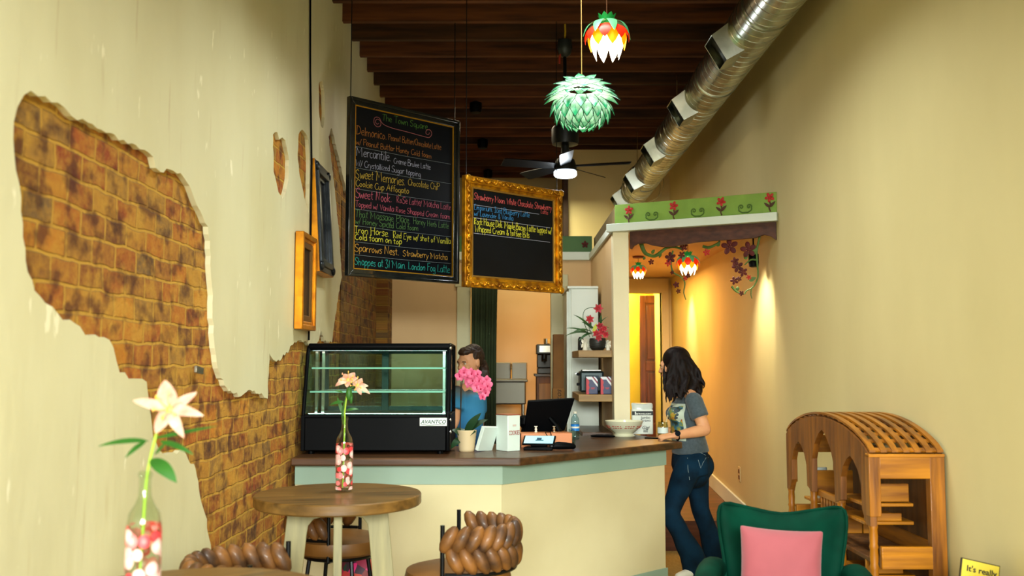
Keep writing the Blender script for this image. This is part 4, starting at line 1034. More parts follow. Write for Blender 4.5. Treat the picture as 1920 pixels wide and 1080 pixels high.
for k in range(7):
    y = Y0 + .50 + k * .045; b.box2((X0 + .038, y, .70), (X0 + .05, y + .014, .83))
b.box2((X0 + .034, Y0 + .46, .82), (X0 + .056, Y0 + .84, .85)); b.box2((X0 + .034, Y0 + .46, .68), (X0 + .056, Y0 + .84, .705))
obj('slatted_rail', b, M_teakx, bc, bevel=.002)
for z0, z1, x1 in ((.875, .955, 1.775), (.79, .825, 1.74), (.56, .63, 1.74)):
    b = B(); b.box2((X0 + .05, Y0 + .20, z0), (x1, Y0 + .215, z1)); obj('tray_front', b, M_teaky, bc, bevel=.003)
for z0 in (.855, .775, .54):
    b = B(); b.box2((X0 + .045, Y0 + .19, z0), (X1 - .06, Y0 + .52, z0 + .015)); obj('tray_board', b, M_teaky, bc, bevel=.003)
# things on the rack
b = B(); b.tube([(0, 0, 0), (0, 0, .06), (0, 0, .12), (0, 0, .16)], [.05, .055, .05, .04], 12, flat=[.03, .04, .03, .01], up=(0, 1, 0)); o = obj('napkin_pack', b, mat('white_plastic_wrap', '#c9d6d4', .3), smooth=60); o.location = (X0 + .12, Y1 - .20, .776)
tag(o, 'crumpled white plastic-wrapped pack inside the wooden rack', 'package')
b = B(); b.box2((-.035, 0, -.02), (.035, .004, .05)); o = obj('price_card', b, mat('cream_card', '#c8a85c', .6)); o.location = (X0 + .20, Y1 - .26, .96)
o.location = (X0 + .21, Y1 - .29, .951); tag(o, 'small cream card standing at the top of the wooden rack', 'card')
rr = random.Random(5)
for k in range(5):
    r_ = .014 + .005 * rr.random()
    b = B(); b.lathe([(r_ * .7, 0), (r_, .01), (r_, .022), (r_ * .5, .030), (r_ * .45, .042)], seg=12)
    o = obj('glass_ornament', b, mat('shiny_ornament', '#9ab8c4', .15, metal=.8)); o.location = (X0 + .09 + k * .035, Y0 + .22 + rr.uniform(-.03, .03) + k * .015, .447)
    tag(o, 'tiny silvery ornament lying among others on the lower shelf of the wooden rack', 'ornament', 'silvery ornaments on the lower shelf of the wooden rack')
b = B(); b.box2((X0 + .06, Y0 + .12, .36), (X1 - .09, Y0 + .36, .447)); o = obj('wooden_box', b, M_teaky, bevel=.005)
tag(o, 'small honey-coloured wooden box on the lower shelf of the rack', 'box')
# yellow sign on a low table
t = thing('side_table', 'low dark side table under the small yellow sign at the right', 'table', (1.68, 3.62, 0))
b = B(); b.lathe([(.15, .545), (.155, .55), (.155, .565), (.15, .57)], seg=36); obj('tabletop', b, M_teakd, t)
for k in range(3):
    a = k * 2 * PI / 3; b = B(); b.cyl((.11 * math.cos(a), .11 * math.sin(a), .55), (.14 * math.cos(a), .14 * math.sin(a), 0), .011, seg=10); obj('leg', b, M_teakd, t)
s = thing('sign', 'small yellow sign with black serif lettering tilted at the lower right', 'sign', (1.70, 3.60, .572), rot=(R(-12), R(12), R(-6)))
b = B(); b.box2((-.07, 0, 0), (.07, .012, .195)); obj('sign_board', b, mat('dark_sign_edge', '#2a2413', .5), s, bevel=.002)
b = B(); b.box2((-.066, -.002, .004), (.066, .001, .191)); pl_ = obj('yellow_face', b, mat('yellow_card', '#d8c23a', .6), s)
textobj('sign_lettering', "It's really", .030, Matrix.Translation((.004, -.003, .160)) @ Matrix.Rotation(PI / 2, 4, 'X'), mat('black_ink', '#15120a', .6), pl_, bold=.0006)
# ================================================================== lamps, fan, duct, soffit ornaments
def glow(name, col, ecol, estr, col2=None):
    return mat(name, col, .5, emit=ecol, estr=estr)
M_cgreen = glow('crown_green', '#128a3c', '#0f8a3a', .25)
M_sgreen = glow('sepal_green', '#4f9a64', '#4f9a64', .30)
M_sgreen2 = glow('sepal_green_pale', '#9fd0a8', '#8fd0a0', .9)
M_pred = glow('petal_red', '#d0280c', '#e82806', .6)
M_pora = glow('petal_orange', '#f7a010', '#ff9c00', 1.1)
M_pwhite = glow('petal_glow', '#fff8e8', '#fff4e0', 6.)
M_cord = mat('cord_brown', '#7a4a2a', .7)
def petal_ring(parent, name, m, n, a0, r0, z0, r1, z1, r2, z2, wd, thick=.0012):
    """petals bent from (r0,z0) over (r1,z1) to the tip (r2,z2)"""
    for k in range(n):
        a = a0 + 2 * PI * k / n; D = Vector((math.cos(a), math.sin(a), 0)); S = Vector((-math.sin(a), math.cos(a), 0))
        b = B(); rs = []; N = 9
        for i in range(N + 1):
            t = i / N; q = (1 - t) ** 2; w2 = 2 * t * (1 - t); e = t * t
            r_ = q * r0 + w2 * r1 + e * r2; z_ = q * z0 + w2 * z1 + e * z2
            hw_ = wd / 2 * (math.sin(PI * min(1, (t * .93 + .07)) ** 1.1) ** .75 if t < 1 else 0) + .0004
            c = D * r_ + Vector((0, 0, z_))
            rs.append([c - S * hw_ - D * hw_ * .18, c + D * thick, c + S * hw_ - D * hw_ * .18, c - D * thick])
        b.rings(rs); obj(name, b, m, parent)
def lotus(label, loc, d, cord_to, power, group=None, n=8):
    s = d / .28
    t = thing('lotus_pendant_lamp', label, 'lamp', loc, .2, group)
    petal_ring(t, 'inner_petal', M_pwhite, n, 0, .03 * s, .055 * s, .15 * s, .03 * s, .075 * s, -.155 * s, .086 * s)
    petal_ring(t, 'orange_petal', M_pora, n, 0, .035 * s, .06 * s, .150 * s, .035 * s, .114 * s, -.092 * s, .096 * s)
    petal_ring(t, 'red_petal', M_pred, n, PI / n, .035 * s, .062 * s, .165 * s, .048 * s, .136 * s, -.055 * s, .092 * s)
    petal_ring(t, 'sepal', M_sgreen, n, 0, .03 * s, .085 * s, .135 * s, .095 * s, .155 * s, -.02 * s, .060 * s)
    petal_ring(t, 'crown_leaf', M_cgreen, n, .2, .025 * s, .065 * s, .04 * s, .10 * s, .06 * s, .135 * s, .045 * s)
    b = B(); b.ball((0, 0, .01 * s), .035 * s); obj('bulb', b, glow('bulb_glow', '#ffffff', '#fff0c8', 14.), t)
    b = B(); b.cyl((0, 0, .05 * s), (0, 0, .10 * s), .012 * s); obj('socket', b, M_black, t)
    b = B(); b.cyl((0, 0, .08 * s), (0, 0, cord_to - loc[2]), .0025, seg=6); obj('cord', b, M_cord, t)
    point('bulb_light', loc, power, (1, .72, .38), .03)
    return t
q = at(1138, 66, 5.6); lotus('red and orange lotus pendant lamp with green crown hung highest, above the green leafy lamp', tuple(q), .265, ZC + .05, 6)
q = at(1290, 492, 7.6)
lt = lotus('red lotus pendant lamp under the green band, the larger of the two in the hall', tuple(q), .182, ZT, 3)
q2 = at(1197, 506, 8.9)
lotus('small red lotus pendant lamp at the hall mouth beside the white post', tuple(q2), .148, ZT, 2)
for q_ in (q, q2):
    b = B(); b.lathe([(.002, ZT - .022), (.05, ZT - .018), (.055, ZT - .002), (.002, ZT)], (q_.x, q_.y, 0), 20)
    cz = obj('ceiling_canopy', b, mat('canopy_red', '#5a1a14', .5)); 
    tag(cz, 'dark red round ceiling canopy above the larger hall lotus lamp' if q_ is q else 'dark red round ceiling canopy above the smaller hall lotus lamp', 'lamp canopy')

# green leafy lamp
c = at(1091, 194, 5.25)
t = thing('leaf_pendant_lamp', 'round pendant lamp of layered glowing green and white leaves hanging below the red lotus lamp', 'lamp', tuple(c))
def scale_mat():
    m = bpy.data.materials.new('glowing_leaf'); m.use_nodes = True; nt = m.node_tree; n = nt.nodes; L = nt.links; p = n['Principled BSDF']
    tc = n.new('ShaderNodeTexCoord'); mp = n.new('ShaderNodeMapping'); mp.inputs['Scale'].default_value = (1, 1, .35); L.new(tc.outputs['Object'], mp.inputs[0])
    z = n.new('ShaderNodeTexNoise'); z.inputs['Scale'].default_value = 38; z.inputs['Detail'].default_value = 3; L.new(mp.outputs[0], z.inputs[0])
    r = n.new('ShaderNodeValToRGB'); e = r.color_ramp.elements; e[0].position = .34; e[0].color = lin('#e0ffea'); e[1].position = .64; e[1].color = lin('#1f9a62')
    an = n.new('ShaderNodeAttribute'); an.attribute_name = 'tip'
    ma = n.new('ShaderNodeMath'); ma.operation = 'MULTIPLY_ADD'; ma.inputs[1].default_value = .42; L.new(an.outputs['Fac'], ma.inputs[0])
    mb_ = n.new('ShaderNodeMath'); mb_.operation = 'MULTIPLY'; mb_.inputs[1].default_value = .55; L.new(z.outputs[0], mb_.inputs[0]); L.new(mb_.outputs[0], ma.inputs[2])
    L.new(ma.outputs[0], r.inputs[0]); L.new(r.outputs[0], p.inputs['Base Color']); L.new(r.outputs[0], p.inputs['Emission Color']); p.inputs['Emission Strength'].default_value = .42; p.inputs['Roughness'].default_value = .4
    return m
M_scale = scale_mat(); M_rim = mat('leaf_rim', '#0e3f2a', .6)
M_tip = glow('leaf_green_edge', '#5fcf92', '#3fc07c', .55)
RL = .138
tiers = [(84, 7, .11, .062, 72), (66, 10, .12, .066, 62), (48, 12, .125, .068, 50), (30, 14, .12, .066, 36), (12, 15, .11, .064, 20), (-6, 15, .105, .062, 6), (-24, 14, .095, .058, -8), (-42, 11, .085, .054, -22), (-58, 8, .07, .05, -35)]
for ti, (lat, n_, L_, W_, lift) in enumerate(tiers):
    b = B(); br_ = B(); bt = B()
    for k in range(n_):
        a = 2 * PI * (k + (ti % 2) * .5) / n_
        la = R(lat); D = Vector((math.cos(a), math.sin(a), 0)); S = Vector((-math.sin(a), math.cos(a), 0))
        nrm = D * math.cos(la) + Vector((0, 0, math.sin(la)))
        dn = (D * math.sin(la) - Vector((0, 0, math.cos(la))))   # down along the sphere
        flare = R(38 if lat > 20 else 24)
        d = (dn * math.cos(flare) + nrm * math.sin(flare)).normalized()
        if lat > 40:
            d = (D * .93 + Vector((0, 0, .30 - (84 - lat) * .016))).normalized()
        N = S.cross(d).normalized()
        if N.dot(nrm) < 0: N = -N
        c0 = nrm * (RL * .86); c0.z *= .86
        rs = []; edge1, edge2 = [], []
        for i in range(9):
            tt = i / 8; hw_ = W_ / 2 * (min(1, (1 - tt) * 2.2) ** .8 * (.75 + .25 * math.sin(PI * tt)) if tt < 1 else 0) + .0004
            cc = c0 + d * L_ * tt + N * (.012 * math.sin(PI * tt))
            rs.append([cc - S * hw_, cc + N * .0012, cc + S * hw_, cc - N * .0012]); edge1.append(cc - S * hw_ + N * .001); edge2.append(cc + S * hw_ + N * .001)
        b.rings(rs); br_.tube(edge1 + edge2[::-1][1:], .0017, 4); br_.tube([c0 + N * .002, c0 + d * L_ * .5 + N * .0142, c0 + d * L_ + N * .001], .0009, 4)
    tr = obj('leaf_tier', b, M_scale, t)
    at_ = tr.data.attributes.new('tip', 'FLOAT', 'POINT')
    at_.data.foreach_set('value', [((i // 4) % 9) / 8 for i in range(len(tr.data.vertices))])
    obj('dark_outline', br_, M_rim, tr)
b = B(); b.ball((0, 0, 0), .04); obj('bulb', b, MATS['bulb_glow'], t)
b = B(); b.cyl((0, 0, .1), (0, 0, ZC + .05 - c.z), .0028, seg=6); obj('cord', b, mat('cord_tan', '#8f7338', .7), t)
point('bulb_light', tuple(c), 3, (.8, 1, .75), .03)

# ceiling fan
f = thing('ceiling_fan', 'black five-bladed ceiling fan with bright round light on a long rod', 'ceiling fan', (.41, 7.3, 0))
M_fan = mat('fan_black', '#06090d', .4, spec=.3)
b = B(); b.cyl((0, 0, 2.98), (0, 0, 4.0), .014, seg=12); obj('downrod', b, M_fan, f)
b = B(); b.lathe([(.02, 3.86), (.045, 3.88), (.06, 3.93), (.055, 3.99), (.02, 4.0)], seg=24); obj('rod_bracket', b, mat('grey_bracket', '#3b4248', .4, metal=.6), f)
b = B(); b.tube([(.0, 0, 3.99), (.005, 0, 4.06), (.003, 0, 4.12)], .008, 8); obj('yellow_wire_nut', b, mat('yellow_tape', '#c7a32a', .5), f)
for dx in (-.045, -.038):
    b = B(); b.tube([(-.03, -.02, 3.89), (dx, -.02, 3.85), (dx, -.02, 3.80)], .004, 6); obj('red_wire', b, mat('red_wire', '#a8362a', .5), f)
b = B(); b.lathe([(.02, 3.16), (.10, 3.17), (.105, 3.20), (.105, 3.29), (.09, 3.31), (.02, 3.315)], seg=32); obj('motor_drum', b, M_fan, f)
b = B(); b.lathe([(.02, 2.955), (.085, 2.965), (.088, 2.995), (.07, 3.05), (.035, 3.07), (.03, 3.16), (.02, 3.17)], seg=32); obj('hub', b, M_fan, f)
b = B(); b.lathe([(.01, 2.915), (.075, 2.918), (.088, 2.93), (.088, 2.955), (.02, 2.957)], seg=32); obj('light_disc', b, glow('fan_light', '#ffffff', '#e6f4ff', 12.), f)
for a in (-15, 52, 128, 198, 268):
    ar = R(a); D = Vector((math.cos(ar), math.sin(ar), 0)); S = Vector((-math.sin(ar), math.cos(ar), 0)) * math.cos(R(20)) + Vector((0, 0, math.sin(R(20))))
    Nn = D.cross(S)
    b = B(); rs = []
    for t_, hw_ in ((.07, .030), (.12, .042), (.30, .052), (.48, .055), (.505, .048)):
        cc = D * t_ + Vector((0, 0, 3.0)); rs.append([cc - S * hw_ - Nn * .003, cc + S * hw_ - Nn * .003, cc + S * hw_ + Nn * .003, cc - S * hw_ + Nn * .003])
    b.rings(rs); obj('blade', b, M_fan, f, smooth=0)
point('fan_light_glow', (.41, 7.3, 2.86), 14, (.9, .96, 1), .08)

# black round ceiling lamps in a row
for i, (px, py, Y, lb) in enumerate(((892, 187, 9.15, 'nearest'), (905, 258, 10.7, 'middle'), (915, 320, 12.45, 'farthest'))):
    c = at(px, py, Y); b = B(); b.lathe([(.02, 3.90), (.05, 3.905), (.06, 3.94), (.06, 4.0), (.02, 4.02)], (c.x, Y, 0), 20)
    tag(obj('ceiling_spotlight', b, M_black), '%s of the three small black ceiling fixtures on the joists' % lb, 'ceiling light')

# spiral duct
P0, P1 = Vector((1.585, 2.6, 3.70)), Vector((1.36, 10.9, 3.38))
dd = (P1 - P0).normalized(); LD = (P1 - P0).length
M_zinc = bpy.data.materials.new('spiral_zinc'); M_zinc.use_nodes = True
_n = M_zinc.node_tree.nodes; _l = M_zinc.node_tree.links; _p = _n['Principled BSDF']; _p.inputs['Metallic'].default_value = 1; _p.inputs['Roughness'].default_value = .27
_tc = _n.new('ShaderNodeTexCoord'); _nz = _n.new('ShaderNodeTexNoise'); _nz.inputs['Scale'].default_value = 9; _nz.inputs['Detail'].default_value = 6; _l.new(_tc.outputs['Object'], _nz.inputs[0])
_cr = _n.new('ShaderNodeValToRGB'); _cr.color_ramp.elements[0].position = .35; _cr.color_ramp.elements[1].position = .65; _cr.color_ramp.elements[0].color = lin('#a4a89c'); _cr.color_ramp.elements[1].color = lin('#cfd2c4')
_l.new(_nz.outputs[0], _cr.inputs[0]); _l.new(_cr.outputs[0], _p.inputs['Base Color'])
_b = _n.new('ShaderNodeBump'); _b.inputs['Strength'].default_value = .04; _b.inputs['Distance'].default_value = .01; _l.new(_nz.outputs[0], _b.inputs['Height']); _l.new(_b.outputs[0], _p.inputs['Normal'])
du = thing('air_duct', 'large spiral sheet-metal air duct running along the ceiling above the right wall', 'duct')
RD = .155
U = Vector((0, 0, 1)); U = (U - dd * U.dot(dd)).normalized(); V = dd.cross(U)
b = B(); b.tube([P0 + dd * LD * k / 30 for k in range(31)], RD, 48, up=tuple(U)); obj('duct_pipe', b, M_zinc, du)
b = B(); turns = int(LD / .085); seg = 30
b.tube([P0 + dd * (k / seg * .085) + (U * math.cos(2 * PI * k / seg) + V * math.sin(2 * PI * k / seg)) * RD for k in range(turns * seg)], .0032, 4); obj('spiral_seam', b, M_zinc, du)
# couplings and the side outlets
for py_ in (2.5, 3.6, 5.1, 6.35, 8.0, 9.5):
    k = py_ ; cc = P0 + dd * (py_ - 2.6 + .4)
    b = B(); b.tube([cc, cc + dd * .02], RD + .006, 40); obj('coupling_ring', b, M_zinc, du)
side = (-Vector((1, 0, 0)) * .86 - U * .50).normalized(); side = (side - dd * side.dot(dd)).normalized(); oth = dd.cross(side)
for px, py, Y in ((1345, 128, 6.0), (1273, 218, 7.3), (1222, 290, 8.6), (1180, 345, 9.75), (1143, 390, 10.75)):
    t_ = (Y - P0.y) / dd.y; cc = P0 + dd * t_
    b = B(); w_, h_ = .10, .17
    for s1 in (-1, 1): 
        b._add([cc + side * .10 + oth * s1 * w_ + dd * h_, cc + side * .10 + oth * s1 * w_ - dd * h_, cc + side * .235 + oth * s1 * w_ * .9 - dd * h_ * .75, cc + side * .235 + oth * s1 * w_ * .9 + dd * h_ * .35], [(0, 1, 2, 3)])
    for s1, e in ((1, .35), (-1, .75)):
        b._add([cc + side * .10 + oth * w_ + dd * h_ * s1, cc + side * .10 - oth * w_ + dd * h_ * s1, cc + side * .235 - oth * w_ * .9 + dd * h_ * e * s1, cc + side * .235 + oth * w_ * .9 + dd * h_ * e * s1], [(0, 1, 2, 3)])
    bmesh.ops.remove_doubles(b.bm, verts=b.bm.verts, dist=.0005)
    ou = obj('side_outlet', b, M_zinc, du, smooth=0, solid=.004)
    b = B(); b._add([cc + side * .17 + oth * w_ * .85 - dd * h_ * .7, cc + side * .17 - oth * w_ * .85 - dd * h_ * .7, cc + side * .20 - oth * w_ * .85 + dd * h_ * .2, cc + side * .20 + oth * w_ * .85 + dd * h_ * .2], [(0, 1, 2, 3)])
    obj('damper_plate', b, M_zinc, ou, solid=.003)
for t_ in (7.35, 7.55):
    cc = P0 + dd * t_; b = B(); b.tube([cc - U * .05 + (U * math.cos(a) + V * math.sin(a)) * (RD + .05) for a in [2 * PI * k / 40 for k in range(40)]], .004, 6, close=True); obj('hanger_ring', b, M_chrome, du)
for t_ in (3.4, 5.6, 7.8):
    cc = P0 + dd * t_; b = B(); b.cyl(cc + U * RD, Vector((cc.x, cc.y, ZC + .02)), .004, seg=6); obj('hanger_rod', b, M_chrome, du)

# ---- ornaments on the green band and in the arch
MSi = MS.inverted()
def onS(px, py, y=0.):
    """a point of the photograph on the plane of the band, in its own coordinates"""
    o = MSi @ Vector((0, 0, EYE)); d = (MSi @ at(px, py, 5)) - o
    return o + d * ((y - o.y) / d.y)
M_red = mat('painted_red', '#b5241c', .5); M_brownm = mat('painted_brown', '#4a2a14', .6); M_scroll = mat('scroll_green', '#4b6a26', .5, metal=.2)
M_wine = mat('wine_red', '#5e1412', .7, col2='#450e0c', scale=20)
def flower_mesh(b, c, r, n=5, a0=.3, nrm=(0, -1, 0), gap=.0):
    c = Vector(c)
    for k in range(n):
        a = a0 + 2 * PI * k / n
        p = c + Vector((math.cos(a) * r * .58, 0, math.sin(a) * r * .58)); b.ball(p, (r * .42, .003, r * .30), (0, -a, 0), 10, 6)
    b.ball(c + Vector((0, -.003, 0)), (r * .2, .004, r * .2), None, 8, 5)
for i, (px, py) in enumerate(((1179, 394), (1263, 386), (1352, 378), (1443, 370))):
    p = onS(px, py, .015)
    t = thing('metal_flower', '%s red metal flower with brown stem on the light green band' % ('leftmost', 'second from left', 'third from left', 'rightmost')[i], 'wall ornament', tuple(MS @ p), math.atan2(dn_.y, dn_.x))
    b = B(); flower_mesh(b, (0, 0, 0), .036, a0=.3 + i); obj('blossom', b, M_red, t)
    b = B(); b.tube(sm([(0, 0, -.03), (.004, 0, -.055), (-.004, 0, -.075), (.004, 0, -.10)], 4), .005, 6, flat=.003, up=(0, 1, 0)); leaf_shape(b, (0, 0, -.07), (-.04, 0, -.035), .02, (0, -1, 0), -.1, 6); leaf_shape(b, (0, 0, -.07), (.04, 0, -.03), .02, (0, -1, 0), .1, 6); obj('stem', b, M_brownm, t)
for i, (px, py) in enumerate(((1222, 405), (1308, 398), (1397, 391))):
    p = onS(px, py, .014)
    t = thing('scroll_ornament', '%s green scrollwork ornament on the light green band' % ('left', 'middle', 'right')[i], 'wall ornament', tuple(MS @ p), math.atan2(dn_.y, dn_.x))
    for s in (-1, 1):
        sp_ = [(s * (.028 + .020 * (1 - k / 14) * math.cos(k * .6 - .6)), 0, .012 + .020 * (1 - k / 14) * math.sin(k * .6 - .6)) for k in range(14)]
        b = B(); b.tube([(0, 0, -.028)] + sm([(s * .02, 0, -.028), (s * .045, 0, -.012)] + sp_, 2), .0045, 6, flat=.003, up=(0, 1, 0)); obj('curl', b, M_scroll, t)
q = at(1097, 458, YK); b = B(); flower_mesh(b, (0, 0, 0), .036); o = obj('metal_flower', b, M_wine); o.location = (q.x, YK + .012, q.z - .0); tag(o, 'lone dark red metal flower on the dark green band over the kitchen', 'wall ornament')
# valance board with a carved lower edge
pr = [(1176, 466), (1183, 467), (1188, 461), (1195, 457), (1210, 456), (1222, 460), (1240, 463), (1262, 462), (1285, 458), (1300, 455), (1320, 453), (1345, 451), (1380, 449), (1415, 446), (1432, 440), (1445, 443), (1453, 449), (1463, 449)]
low = [onS(px, py, .03) for px, py in pr]
poly = [(p.x, p.z) for p in low]; poly[0] = (.135, poly[0][1]); poly[-1] = (LS - .02, poly[-1][1]); poly += [(LS - .02, ZT - .001), (.135, ZT - .001)]
b = B(); b.T = MS; b.prism(poly, .03, .055, Matrix(((1, 0, 0, 0), (0, 0, 1, 0), (0, 1, 0, 0), (0, 0, 0, 1))))
tag(obj('valance_board', b, wood('valance_wood', '#5b3324', '#3a1d15', .55, axis=0, scale=3, bump=.3), smooth=0, bevel=.004), 'dark brown wooden valance with carved wavy lower edge under the green band', 'valance')
# vines: flowers and tendrils just behind the valance
M_vine = mat('vine_green', '#5b7a34', .55, col2='#3f5a26', scale=14)
def vine(label, y, stems, flowers, leaves):
    t = thing('flower_vine', label, 'wall ornament', tuple(A), math.atan2(dn_.y, dn_.x))
    def L_(px, py, dy=0): return onS(px, py, y + dy)
    for st, r_ in stems:
        b = B(); pts = sm([L_(px, py) for px, py in st], 4); b.tube(pts, [r_ * (1 - .5 * k / len(pts)) for k in range(len(pts))], 6); obj('vine_stem', b, M_vine, t)
    for k, (px, py, r_) in enumerate(flowers):
        b = B(); c = L_(px, py, -.012); flower_mesh(b, c, r_ * y_s, a0=.4 + k * 1.3); obj('blossom', b, M_red if r_ < 8 and k % 3 == 2 else M_wine, t)
    for (a0_, b0_), (a1_, b1_), wd in leaves:
        b = B(); leaf_shape(b, L_(a0_, b0_), L_(a1_, b1_), wd * y_s, (0, -1, .2), .08, 7, .002); obj('leaf', b, M_vine, t)
    return t
y_s = 7.2 / 1800
vine('painted metal vine with dark red flowers under the left half of the brown valance', .13,
     [([(1200, 430), (1202, 455), (1208, 472), (1216, 478), (1228, 480), (1240, 472), (1250, 465), (1265, 463), (1281, 468)], .018), ([(1262, 470), (1258, 490), (1262, 510), (1275, 518), (1284, 530), (1282, 548), (1286, 562)], .007), ([(1236, 474), (1238, 482)], .006)],
     [(1257, 483, 11), (1221, 491, 6), (1282, 463, 8), (1268, 534, 6.5), (1272, 546, 5), (1285, 522, 4.5), (1260, 511, 4), (1290, 517, 5), (1253, 493, 7), (1278, 478, 7)],
     [((1222, 476), (1228, 468), 7), ((1210, 482), (1206, 487), 6), ((1240, 474), (1236, 484), 6)])
vine('painted metal vine with large dark red flowers under the right half of the brown valance', .10,
     [([(1318, 462), (1330, 464), (1345, 457), (1350, 452)], .013), ([(1432, 404), (1427, 425), (1424, 445), (1419, 470), (1420, 495), (1421, 520), (1412, 538), (1400, 545), (1396, 552)], .009), ([(1421, 488), (1408, 487), (1396, 497)], .008), ([(1372, 537), (1380, 546), (1392, 552)], .010), ([(1409, 540), (1408, 552), (1410, 560)], .005)],
     [(1368, 462, 16), (1403, 468, 15), (1325, 473, 7), (1378, 490, 8), (1383, 500, 11), (1393, 510, 9), (1377, 526, 8), (1386, 523, 5), (1404, 520, 5), (1390, 550, 5)],
     [((1345, 462), (1349, 454), 8), ((1395, 485), (1402, 480), 9), ((1412, 478), (1420, 462), 10), ((1384, 545), (1382, 537), 7), ((1405, 527), (1418, 520), 8)])
c = at(1413, 487, 6.95)
t = thing('spotlight_fixture', 'small black round spotlight under the right end of the brown valance', 'spotlight', (c.x, c.y, c.z))
b = B(); b.lathe([(.02, -.055), (.034, -.05), (.038, -.02), (.036, .04), (.02, .055), (.006, .058)], seg=20); obj('housing', b, M_black, t)
b = B(); b.cyl((0, 0, .05), (0, 0, ZT + 0 - c.z), .006, seg=8); obj('stem', b, M_black, t)
# power outlet on the right wall
q = atX(1387, 889, XR); t = thing('wall_outlet', 'small brown power outlet low on the right wall behind the armchair', 'outlet', (XR, q.y, q.z))
b = B(); b.box2((-.006, -.035, -.06), (0, .035, .06)); obj('cover_plate', b, mat('outlet_cream', '#d8c08a', .5), t, bevel=.003)
for z in (.025, -.025):
    b = B(); b.box((-.007, 0, z), (.004, .034, .034)); obj('socket', b, mat('outlet_brown', '#5a2a1a', .5), t, bevel=.003)
# ================================================================== kitchen and things on the counter
M_wht = mat('white_laminate', '#d4dcd0', .4, col2='#ccd5c8', scale=2)
M_shelfw = wood('shelf_wood', '#a8854c', '#86663a', .5, axis=0, scale=3)
# curtain in the kitchen doorway
b = B()
def Pc(u, v): return Vector((-.385 + .245 * u * (1 - .10 * v * (1 - v) * 2), YK - .10 + .020 * math.sin(u * 2 * PI * 4.5) * (.6 + .4 * (1 - v)), .10 + 2.13 * v))
b.sheet(Pc, 60, 12)
ct = thing('curtain', 'dark green curtain hanging at the left side of the kitchen doorway', 'curtain', (0, 0, 0)); obj('curtain_cloth', b, mat('dark_green_cloth', '#1d2a14', .85, col2='#2c3a1e', scale=3), ct, solid=.004, smooth=80)
b = B(); b.cyl((-.42, YK - .09, 2.235), (.42, YK - .09, 2.235), .008, seg=10); obj('curtain_rod', b, M_blackm, ct)
# raised back room floor, steel sink, cabinet and coffee machine
b = B(); b.box2((-.9, YK + .12, 0), (.62, YK + 1.75, .42)); struct('floor', b, M_planks)
M_sink = mat('sink_steel', '#6f6c60', .45, metal=.9, bump=.05, scale=30)
sk = thing('steel_sink', 'stainless steel sink unit with backsplash seen through the kitchen doorway', 'sink', (-.25, 10.35, .42))
b = B(); b.box2((-.4, 0, .86), (.42, .52, .89)); b.box2((-.4, .50, .86), (.42, .53, 1.07)); obj('worktop', b, M_sink, sk, bevel=.01)
b = B(); b.box2((-.38, .02, .62), (.02, .50, .87)); obj('basin', b, M_sink, sk, bevel=.015); b = B(); b.box2((.04, .02, .62), (.40, .50, .87)); obj('basin', b, M_sink, sk, bevel=.015)
for x in (-.35, .37):
    for y in (.05, .47): b = B(); b.cyl((x, y, 0), (x, y, .63), .018); obj('leg', b, M_steel, sk)
b = B(); b.tube(sm([(.24, .46, .89), (.24, .46, 1.03), (.24, .38, 1.06), (.24, .33, 1.0)], 4), .012, 8); b.ball((-.15, .47, 1.0), (.05, .03, .03)); obj('tap', b, M_chrome, sk)
b = B(); b.box2((-.33, .06, .20), (.35, .44, .44)); o = obj('storage_crate', b, mat('grey_crate', '#4a4a40', .6, col2='#2a2a26', scale=12), bevel=.01); o.location = (-.25, 10.35, .22); tag(o, 'dark grey crate under the stainless steel sink', 'crate')
kb = thing('wooden_cabinet', 'brown wooden cabinet under the espresso machine in the kitchen doorway', 'cabinet', (.25, 9.75, .42))
b = B(); b.box2((0, 0, 0), (.3, .45, .93)); obj('cabinet_body', b, M_teakd, kb, bevel=.004)
b = B(); b.box2((.02, -.015, .06), (.28, .0, .86)); obj('cabinet_door', b, wood('cabinet_door_wood', '#8a6228', '#6a4a1c', .5, axis=2), kb, bevel=.004)
b = B(); b.box2((-.02, -.02, .93), (.32, .45, .955)); obj('cabinet_top', b, mat('dark_top', '#3b3222', .4), kb, bevel=.003)
em = thing('espresso_machine', 'dark espresso machine on the brown cabinet in the kitchen doorway', 'espresso machine', (.26, 9.80, 1.376))
b = B(); b.box2((0, 0, 0), (.26, .35, .06)); b.box2((0, .16, .06), (.26, .35, .20)); b.box2((-.01, 0, .20), (.26, .35, .30)); obj('machine_body', b, mat('dark_machine', '#26241f', .35, metal=.5), em, bevel=.008)
b = B(); b.box2((.02, -.01, .22), (.24, .0, .285)); obj('front_panel', b, M_steel, em)
for x in (.07, .17):
    b = B(); b.cyl((x, .07, .13), (x, .07, .20), .028); b.tube([(x, .06, .145), (x, -.07, .12)], .011, 8); obj('portafilter', b, M_blackm, em)
b = B(); b.tube([(.225, .02, .20), (.235, -.03, .12), (.235, -.04, .07)], .005, 6); obj('steam_wand', b, M_chrome, em)
b = B()
b.lathe([(.025, .30), (.033, .31), (.035, .36), (.03, .362)], (.10, .15, 0), 14); obj('metal_cup', b, M_chrome, em)
# tall white cabinet
wc = thing('tall_cabinet', 'tall white cabinet standing behind the wooden wall shelves', 'cabinet', (.475, 8.2, 0))
b = B(); b.box2((.012, .02, 0), (.262, .9, 2.13)); obj('cabinet_body', b, M_wht, wc, bevel=.003)
b = B(); b.box2((.03, 0, .05), (.262, .022, 2.12)); obj('door', b, M_wht, wc, bevel=.003)
b = B(); b.box2((0, .0, 2.125), (.265, .92, 2.145)); obj('cabinet_top', b, M_wht, wc, bevel=.002)
b = B(); b.box2((-.006, .03, .0), (.012, .06, 2.10)); obj('corner_strip', b, M_wht, wc)
